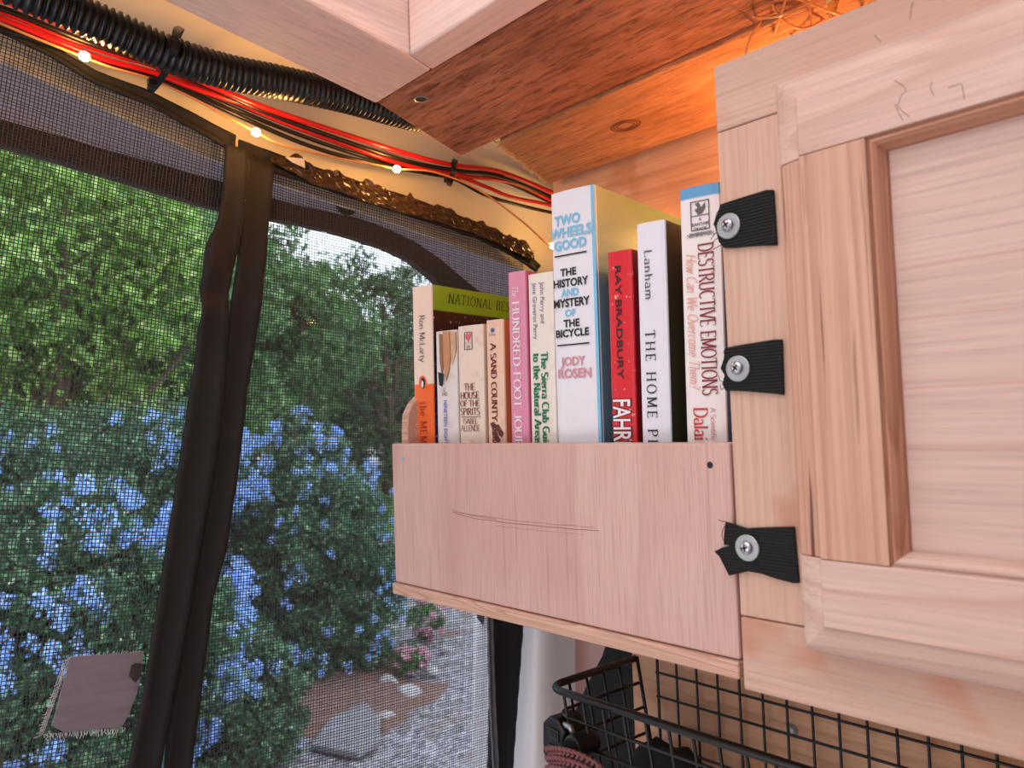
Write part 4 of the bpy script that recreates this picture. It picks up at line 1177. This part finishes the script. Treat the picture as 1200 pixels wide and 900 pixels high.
# brown sponge-like foam between the second plank and the metal
m = MB(); a0, a1 = onC(584, 170), onC(642, 214)
for i in range(70):
    t = i/69; p = a0*(1-t)+a1*t; q = p + np.array([random.uniform(-.006, -.001), random.uniform(-.001, .001), random.uniform(-.001, .006)])
    m.tube([p+np.array([.001, 0, .003]), (p+q)/2+np.array([0, random.uniform(-.002, .002), 0]), q], .0007, 5)
o = m.build('splintered_fibres', paint('pale splintered wood', (206, 160, 104), .9), ceil); o['kind'] = 'stuff'

# ================================================================== wire grid, basket and what hangs there
GY = WY - .010
k_ = 20/1000*.95
gp = onY(770, 775, GY); gz0 = onY(779, 789, GY)[2]
grd = tag(empty('wire_grid', (gp[0], GY, -.30)), 'black coated wire grid hung on the wooden wall under the shelf', 'wire grid')
pit = .0196
for i in range(30):
    x = gp[0] + i*pit; m = MB(); m.tube([(x, GY, -.06), (x, GY, -.60)], .0011 if i else .0013, 8); m.build('wire', M['black_coat'], grd, smooth=True)
for j in range(18):
    z = gz0 + (9-j)*pit*1.02
    if z < -.6 or z > -.06: continue
    m = MB(); m.tube([(gp[0], GY-.0022, z), (gp[0]+29*pit, GY-.0022, z)], .0011, 8); m.build('wire', M['black_coat'], grd, smooth=True)
for px in ((929, 855), (780, 850)):
    m = MB(); c = onY(*px, WY); m.lathe(c, (0, -1, 0), [(.0044, -.002), (.0044, .0006), (.0030, .0008), (.0028, .0022), (.0018, .0030), (.0006, .0032)], 18)
    m.build('screw', M['dull_steel'], grd, smooth=True)

RZ = onY(735, 768, GY-.004)[2]
bxf = onZ(663, 812, RZ); bxb = onY(735, 766, GY-.006)
FYb = bxf[1]; XL = (bxf[0]+bxb[0])/2 - .008; XR = .25; BYk = GY-.006
bkt = tag(empty('wire_basket', (XL, FYb, RZ-.12)), 'black wire basket hooked to the grid below the bookshelf', 'wire basket')
def loop(z, inset, r, name):
    x0, y0, x1 = XL+inset, FYb+inset*.9, XR; c = .014
    pts = [(x1, y0, z), (x0+c, y0, z)] + [(x0+c-c*math.sin(a), y0+c-c*math.cos(a), z) for a in np.linspace(0, math.pi/2, 8)] + [(x0+.006, BYk, z)]
    m = MB(); m.tube(pts, r, 10); m.build(name, M['black_coat'], bkt, smooth=True)
loop(RZ, 0, .0030, 'rim')
for i, dz in enumerate((.020, .040, .060, .080, .100)): loop(RZ-dz, .0035*(i+1), .0013, 'hoop')
nx = 22
for i in range(nx):
    x = XL+.016+i*.0195; m = MB(); m.tube([(x, FYb, RZ), (x+.0, FYb+.018, RZ-.105), (x, FYb+.030, RZ-.112), (x, BYk-.01, RZ-.112)], .0012, 8); m.build('upright', M['black_coat'], bkt, smooth=True)
for i in range(4):
    y = FYb+.022+i*.0195; xx = XL+.006*(y-FYb)/(BYk-FYb); m = MB(); m.tube([(xx, y, RZ), (xx+.018, y, RZ-.105), (xx+.03, y, RZ-.112)], .0012, 8); m.build('upright', M['black_coat'], bkt, smooth=True)
m = MB(); m.tube([(XL+.008, BYk, RZ+.002), (XL+.026, BYk, RZ-.11)], .0016, 8); m.build('upright', M['black_coat'], bkt, smooth=True)

# plain black panel in the corner beside the wooden wall
m = MB(); pts = [onY(*p, WY+.02) for p in ((712, 740), (760, 740), (760, 1010), (640, 1010), (664, 850), (688, 798), (704, 768))]
m.prism(pts, (0, .016, 0)); o = m.build('corner_panel', paint('plain matt black', (12, 12, 14), .9, .3, 60, bump=.4), bevel=.004)
tag(o, 'black corner panel in the corner between white pillar and wooden wall', 'corner panel')
# dark pouch lying in the basket
m = MB(); x0, y0, z0 = XL+.030, FYb+.036, RZ-.1090
for i in range(13):
    for j in range(9):
        u, v_ = i/12*2*math.pi, j/8; rr = math.sin(math.pi*(.06+.88*v_))**.5
        m.v.append((x0+.042+.040*rr*math.cos(u), y0+.020+.018*rr*math.sin(u), z0+.066*v_+.003*math.sin(u*3+v_*6)))
m.f = [(i*9+j, ((i+1) % 13)*9+j, ((i+1) % 13)*9+j+1, i*9+j+1) for i in range(13) for j in range(8)] + [tuple(i*9 for i in range(12, -1, -1)), tuple(i*9+8 for i in range(13))]; m.m = [0]*len(m.f)
tag(m.build('pouch', paint('black pouch cloth', (16, 15, 18), .85, .3, 70, bump=.3), smooth=True), 'black cloth pouch lying inside the wire basket', 'pouch')
# black twin socket plug clipped to the outside of the basket corner
pl = tag(empty('socket_plug', onY(648, 870, FYb-.006)), 'black plastic twin socket hanging at the left corner of the wire basket', 'socket')
c = onY(648, 869, FYb-.004)
m = MB(); fx = np.array([.80, -.6, -.05]); fx /= np.linalg.norm(fx); uz = np.array([.06, -.02, 1.0]); uz /= np.linalg.norm(uz); sy = np.cross(uz, fx)
def oct_(w, h, ch): return [(-w+ch, -h), (w-ch, -h), (w, -h+ch), (w, h-ch*1.4), (w-ch*1.4, h), (-w+ch*1.4, h), (-w, h-ch*1.4), (-w, -h+ch)]
nrm_ = np.array([-.05, -1, .05]); nrm_ /= np.linalg.norm(nrm_); ax_ = np.cross(nrm_, uz); ax_ /= np.linalg.norm(ax_)
m.prism([c + ax_*a + uz*b_ for a, b_ in oct_(.0125, .019, .006)], -nrm_*.026); m.build('body', M['black_plastic'], pl, bevel=.0022, bseg=3)
f_ = MB()
for dz in (.006, -.007):
    cc = c + nrm_*.0002 + uz*dz - ax_*.001
    f_ = MB(); f_.prism([cc + ax_*a + uz*b_ for a, b_ in ((-.0058, -.0042), (.0058, -.0042), (.0058, .0042), (-.0058, .0042))], nrm_*.0006)
    f_.mi = 1; f_.prism([cc + nrm_*.0007 + ax_*a + uz*b_ for a, b_ in ((-.0042, -.0020), (.0042, -.0020), (.0042, .0020), (-.0042, .0020))], nrm_*.0003)
    f_.build('outlet', [paint('grey outlet bezel', (40, 40, 44), .4), M['dark_hole']], pl)
m = MB(); c2 = onY(678, 876, FYb-.003); m.lathe(c2+np.array([0, .016, 0]), (-.05, -1, .05), [(.0085, 0), (.0095, .004), (.0095, .020), (.0088, .022), (.0074, .0225)], 24); m.build('barrel', M['black_plastic'], pl, smooth=False)
m = MB(); m.tube([c+uz*.012-nrm_*.01+ax_*.010, onY(668, 852, FYb-.002), onY(673, 862, FYb)], .0022, 8); m.build('metal_clip', M['dull_steel'], pl, smooth=True)
# mauve crocheted cloth
cr = MB(); base = onY(676, 906, FYb-.012)
for r_ in range(5):
    for k in range(16):
        a = k/15; x = base[0]-.028+.056*a; z = base[2]+.006+.010*math.sin(a*math.pi*.9+.3)-.007*r_; y = base[1]-.004*math.sin(a*5)
        cr.tube([(x-.0022, y, z-.002), (x-.001, y-.003, z+.0022), (x+.001, y-.003, z+.0026), (x+.0022, y, z-.0015), (x+.0005, y-.001, z-.0035)], .0013, 6)
tag(cr.build('crochet_cloth', M['mauve'], smooth=True), 'mauve crocheted cloth at the bottom edge below the black socket', 'cloth')

# ================================================================== the garden outside
def leaf_cloud(centers, radii, per, size, rng, squash=.8, droop=0, aspect=.42):
    """folded leaves gathered in clumps; returns vertex and face arrays"""
    C = np.repeat(centers, per, 0); Rr = np.repeat(radii, per)[:, None]
    n = len(C); d = rng.normal(size=(n, 3)); d /= np.linalg.norm(d, axis=1)[:, None]
    d *= rng.random((n, 1))**.45
    d[:, 2] *= squash
    P = C + d*Rr
    a = rng.normal(size=(n, 3)); a[:, 2] -= droop; a /= np.linalg.norm(a, axis=1)[:, None]
    b = np.cross(a, rng.normal(size=(n, 3))); b /= np.linalg.norm(b, axis=1)[:, None]
    nn = np.cross(a, b)
    s = (size*rng.uniform(.6, 1.3, n))[:, None]
    V = np.stack([P-a*s, P+b*s*aspect+nn*s*.12, P+a*s, P-b*s*aspect+nn*s*.12], 1).reshape(-1, 3)
    i = np.arange(n)*4
    F = np.stack([i, i+1, i+2, i+3], 1)
    return V, F


def fast_mesh(name, V, F, mat, parent=None):
    off = np.array(OFF(parent)) if parent is not None else np.zeros(3)
    me = bpy.data.meshes.new(name); k = F.shape[1]
    me.vertices.add(len(V)); me.vertices.foreach_set('co', (V-off).astype(np.float32).ravel())
    me.loops.add(F.size); me.loops.foreach_set('vertex_index', F.astype(np.int32).ravel())
    me.polygons.add(len(F)); me.polygons.foreach_set('loop_start', np.arange(0, F.size, k, dtype=np.int32))
    me.update(calc_edges=True); me.materials.append(mat); me.validate()
    o = bpy.data.objects.new(name, me); COL.objects.link(o)
    if parent is not None: o.parent = parent
    return o


M['bark'] = paint('brown bark', (92, 74, 58), .9, .4, 8, bump=.5)
M['twig'] = paint('grey green twigs', (96, 90, 66), .9, .3, 20)
LF = {
 'bright': leafmat('bright yellow green leaves', [(0, (60, 104, 46)), (.4, (114, 160, 74)), (.8, (164, 202, 108)), (1, (204, 224, 146))], .5),
 'mid': leafmat('mid green leaves', [(0, (44, 82, 48)), (.5, (88, 132, 80)), (1, (142, 176, 118))], .4),
 'dark': leafmat('dark green leaves', [(0, (34, 60, 40)), (.5, (66, 98, 62)), (1, (112, 140, 94))], .35),
 'ceanothus': leafmat('small glossy dark green leaves', [(0, (30, 60, 44)), (.5, (60, 102, 70)), (.9, (104, 144, 102)), (1, (150, 178, 140))], .25, .4),
 'blossom': leafmat('blue lilac florets', [(0, (116, 154, 220)), (.5, (146, 186, 244)), (1, (190, 214, 255))], .3, .7),
 'pink': leafmat('pale pink florets', [(0, (190, 120, 150)), (1, (236, 190, 206))], .3, .7),
 'grass': leafmat('lawn blades', [(0, (70, 104, 44)), (1, (128, 164, 78))], .3),
}


def crown_points(c, rx, ry, rz, n, rng, shell=.55):
    d = rng.normal(size=(n, 3)); d /= np.linalg.norm(d, axis=1)[:, None]
    r = shell + (1-shell)*rng.random((n, 1))
    return np.array(c) + d*r*np.array([rx, ry, rz])


def branches(mb, base, tips, r0, rng, sway=.25):
    base = np.array(base, float)
    for tpt in tips:
        mid = (base+tpt)/2 + rng.normal(size=3)*sway*np.array([1, 1, .3])*np.linalg.norm(tpt-base)*.2
        pts = spline([base, mid, tpt], 6); mb.tube(pts, list(np.linspace(r0, r0*.15, len(pts))), 6)


def tree(label, px, dist, rpx, mat, nclump, per, leaf, seed, group='trees beyond the shrubs', squash=1.0, shell=.3, trunk=.12, name='tree'):
    rng = np.random.default_rng(seed); c = onX(*px, -dist); dep = float((ROT.T @ c)[2]); k = dep/FPX
    rx, rz = rpx[0]*k, rpx[1]*k
    root = empty(name, (c[0], c[1], GZ)); tag(root, label, 'tree', group)
    cp_ = crown_points(c, rx*.8, rx, rz, nclump, rng, shell); cp_ = cp_[cp_[:, 2] > GZ+.2]
    V, F = leaf_cloud(cp_, rng.uniform(.14, .30, len(cp_))*rx, per, leaf, rng)
    fast_mesh('foliage', V, F, LF[mat], root)
    tb = MB(); tb.tube(spline([(c[0], c[1], GZ-.05), (c[0]+.1, c[1]+.05, (GZ+c[2])/2), (c[0], c[1], c[2]+rz*.5)], 8), list(np.linspace(trunk, trunk*.3, 17)), 10)
    branches(tb, (c[0]+.05, c[1], (GZ+c[2])/2), cp_[rng.choice(len(cp_), 16)], trunk*.45, rng)
    tb.build('trunk', M['bark'], root, smooth=True)
    return root


def shrub(label, px, dist, rpx, nclump, per, nflow, seed, depth=.8, leaf=.016, flower=.028, bottom=None):
    rng = np.random.default_rng(seed); per = int(per*1.7); c = onX(*px, -dist); dep = float((ROT.T @ c)[2]); k = dep/FPX
    rx, rz = rpx[0]*k, rpx[1]*k
    root = empty('flowering_shrub', (c[0], c[1], GZ)); tag(root, label, 'shrub', 'blue flowering shrubs')
    cp_ = crown_points(c, rx*depth, rx, rz, nclump, rng, .35); cp_[:, 2] = np.maximum(cp_[:, 2], GZ+.08)
    cp_[:, 2] += .12*rx*np.sin(cp_[:, 1]*7)*np.cos(cp_[:, 0]*5)
    V, F = leaf_cloud(cp_, rng.uniform(.12, .24, len(cp_))*rx, per, leaf, rng, aspect=.5)
    fast_mesh('foliage', V, F, LF['ceanothus'], root)
    d = rng.normal(size=(nflow, 3)); d /= np.linalg.norm(d, axis=1)[:, None]; d[:, 0] = np.abs(d[:, 0])*.9+.1*d[:, 0]
    # flower heads come in sprays
    sp = d[:max(6, nflow//6)]; pick = rng.integers(0, len(sp), nflow)
    dd = sp[pick] + rng.normal(size=(nflow, 3))*.10; dd /= np.linalg.norm(dd, axis=1)[:, None]
    fc = np.array(c) + dd*np.array([rx*depth, rx, rz])*rng.uniform(.96, 1.16, (nflow, 1)); fc = fc[fc[:, 2] > GZ+.1]
    V, F = leaf_cloud(fc, rng.uniform(.7, 1.3, len(fc))*flower, 34, .0075, rng, squash=1.2, aspect=.8)
    o = fast_mesh('blossoms', V, F, LF['blossom'], root); o['kind'] = 'stuff'
    tb = MB(); branches(tb, (c[0], c[1], GZ), cp_[rng.choice(len(cp_), 18)], .022, rng, .5); tb.build('stems', M['twig'], root, smooth=True)
    return root


tree('bright yellow green tree rising behind the left mesh panel', (60, 330), 6.5, (190, 200), 'bright', 190, 150, .050, 11, trunk=.09)
tree('slender mid green tree just left of the black centre binding', (215, 400), 7.5, (120, 190), 'mid', 130, 150, .045, 12, trunk=.08)
tree('tall leafy tree filling the middle of the right mesh panel', (335, 385), 9.0, (110, 140), 'mid', 120, 170, .050, 13, trunk=.12)
tree('dark broad tree with sky gaps behind the books', (450, 440), 13.0, (120, 165), 'dark', 78, 150, .070, 14, trunk=.16, shell=.5)
tree('far dark tree between the two nearer green trees', (150, 420), 15.0, (260, 250), 'dark', 300, 150, .10, 15, trunk=.2)
tree('far dim green tree behind the dark broad tree', (420, 455), 22.0, (150, 90), 'mid', 130, 140, .12, 16, trunk=.2)
tree('low dark evergreen at the far end of the lawn', (520, 480), 18.0, (110, 95), 'dark', 110, 150, .10, 17, trunk=.2)
tree('far bright tree top at the upper left corner of the window', (-40, 230), 12.0, (240, 150), 'bright', 180, 130, .08, 18, trunk=.2)
shrub('big round blue flowering shrub right of the black centre binding', (360, 690), 4.4, (118, 170), 330, 190, 270, 21)
shrub('upright blue flowering spray rising at the top of the round shrub', (352, 545), 4.9, (52, 62), 60, 110, 90, 22, leaf=.02)
shrub('broad blue flowering shrub at the lower left of the window', (60, 760), 3.1, (210, 175), 420, 190, 320, 23)
shrub('blue flowering shrub behind the broad one, left of the binding', (110, 575), 4.6, (190, 90), 300, 170, 290, 24)
shrub('distant blue flowering shrub beside the lawn, left of the bookshelf', (482, 660), 6.6, (46, 42), 70, 120, 100, 25)
shrub('low blue flowering shrub at the foot of the centre binding', (250, 850), 3.3, (110, 110), 200, 170, 80, 26)

# lawn beyond the shrub
rng = np.random.default_rng(31); lc = onZ(455, 582, GZ); n_ = 42000
P = np.c_[lc[0]+rng.uniform(-5.5, 5, n_), lc[1]+rng.uniform(-3.5, 4, n_), np.full(n_, GZ+.05)]
P[:, 2] = GZ + .03 + np.maximum(0, -9-P[:, 0])*.004
a = np.c_[rng.normal(size=(n_, 2))*.4, np.ones(n_)]*.06; b = np.c_[rng.normal(size=(n_, 2)), np.zeros(n_)]; b = b/np.linalg.norm(b, axis=1)[:, None]*.022
V = np.stack([P-b, P+b, P+a+b*.2, P+a-b*.2], 1).reshape(-1, 3); i = np.arange(n_)*4
o = fast_mesh('lawn_grass', V, np.stack([i, i+1, i+2, i+3], 1), LF['grass']); tag(o, 'short green lawn beyond the shrubs', 'grass', kind='stuff')

m = MB(); c = onZ(345, 830, GZ); vs = []
for i in range(14):
    for j in range(36):
        r_ = i/13; a = j/36*2*math.pi; rr = 1+.12*math.sin(a*3)+.08*math.sin(a*7+1)
        vs.append((c[0]+.62*r_*rr*math.cos(a), c[1]+.85*r_*rr*math.sin(a), GZ-.01+.085*(1-r_**2)+.012*math.sin(j*2.3+i*1.9)))
m.add(vs, [(i*36+j, (i+1)*36+j, (i+1)*36+(j+1) % 36, i*36+(j+1) % 36) for i in range(13) for j in range(36)])
tag(m.build('ground_soil', paint('brown bark soil', (112, 84, 76), .95, .4, 30, bump=.8), smooth=True), kind='structure')
# stones, slab and pink flowers along the path edge
M['stone'] = paint('pale garden stone', (158, 152, 154), .85, .2, 9, bump=.4)
M['stone_d'] = paint('grey slab', (122, 118, 126), .8, .15, 12, bump=.3)
ST = [((479, 812), 13, 'pale round stone at the path edge, largest of the row'), ((452, 838), 9, 'small pale stone in front of the slab'), ((505, 786), 9, 'pale stone half hidden by pink flowers'),
      ((455, 800), 11, 'low grey stone under the round shrub'), ((520, 760), 6, 'small stone farthest along the path edge'), ((433, 780), 8, 'dark small stone beneath the shrub leaves'), ((497, 833), 6, 'little stone out on the gravel')]
for k, (px, rp, lab) in enumerate(ST):
    rng = np.random.default_rng(40+k); c = onZ(*px, GZ+.02); dep = float((ROT.T @ c)[2]); r_ = rp*dep/FPX
    bm = bmesh.new(); bmesh.ops.create_icosphere(bm, subdivisions=3, radius=r_)
    ph = rng.uniform(0, 6, 6)
    for v in bm.verts:
        q = v.co/r_; f = 1+.14*math.sin(q.x*3+ph[0])+.12*math.sin(q.y*3.5+ph[1])+.08*math.sin(q.z*5+ph[2]+q.x*4)
        v.co = Vector((v.co.x*f*1.15, v.co.y*f, v.co.z*f*.62))
    me = bpy.data.meshes.new('stone'); bm.to_mesh(me); bm.free(); me.materials.append(M['stone']); me.polygons.foreach_set('use_smooth', [True]*len(me.polygons))
    o = bpy.data.objects.new('stone', me); COL.objects.link(o); o.location = (c[0], c[1], GZ+r_*.42); tag(o, lab, 'stone', 'garden stones')
m = MB(); m.prism([onZ(x, y, GZ+.02) for x, y in ((364, 880), (388, 846), (428, 828), (446, 846), (444, 876), (420, 890))], (0, 0, .03))
tag(m.build('stone_slab', M['stone_d'], bevel=.008), 'flat grey stone slab on the ground in front of the shrub', 'slab')
for k, (px, dd, rp, lab) in enumerate((((498, 728), 4.9, (22, 22), 'pale pink flowering plant at the foot of the bookshelf corner'), ((480, 772), 4.6, (20, 16), 'low pink flowering plant beside the stones'))):
    rng = np.random.default_rng(60+k); c = onZ(px[0], px[1]+rp[1], GZ); dep = float((ROT.T @ c)[2]); q = dep/FPX
    root = empty('pink_flower', c); tag(root, lab, 'plant', 'pink flowers along the path')
    cp_ = crown_points(c+np.array([0, 0, rp[1]*q]), rp[0]*q, rp[0]*q, rp[1]*q, 36, rng)
    V, F = leaf_cloud(cp_, np.full(36, .05), 24, .018, rng); fast_mesh('foliage', V, F, LF['mid'], root)
    cp_ = crown_points(c+np.array([.03, 0, rp[1]*q*1.1]), rp[0]*q, rp[0]*q, rp[1]*q, 30, rng, .9)
    V, F = leaf_cloud(cp_, np.full(30, .024), 22, .010, rng, aspect=.8); o = fast_mesh('blossoms', V, F, LF['pink'], root); o['kind'] = 'stuff'
    tb = MB(); branches(tb, c, cp_[:12], .006, rng); tb.build('stems', M['twig'], root)
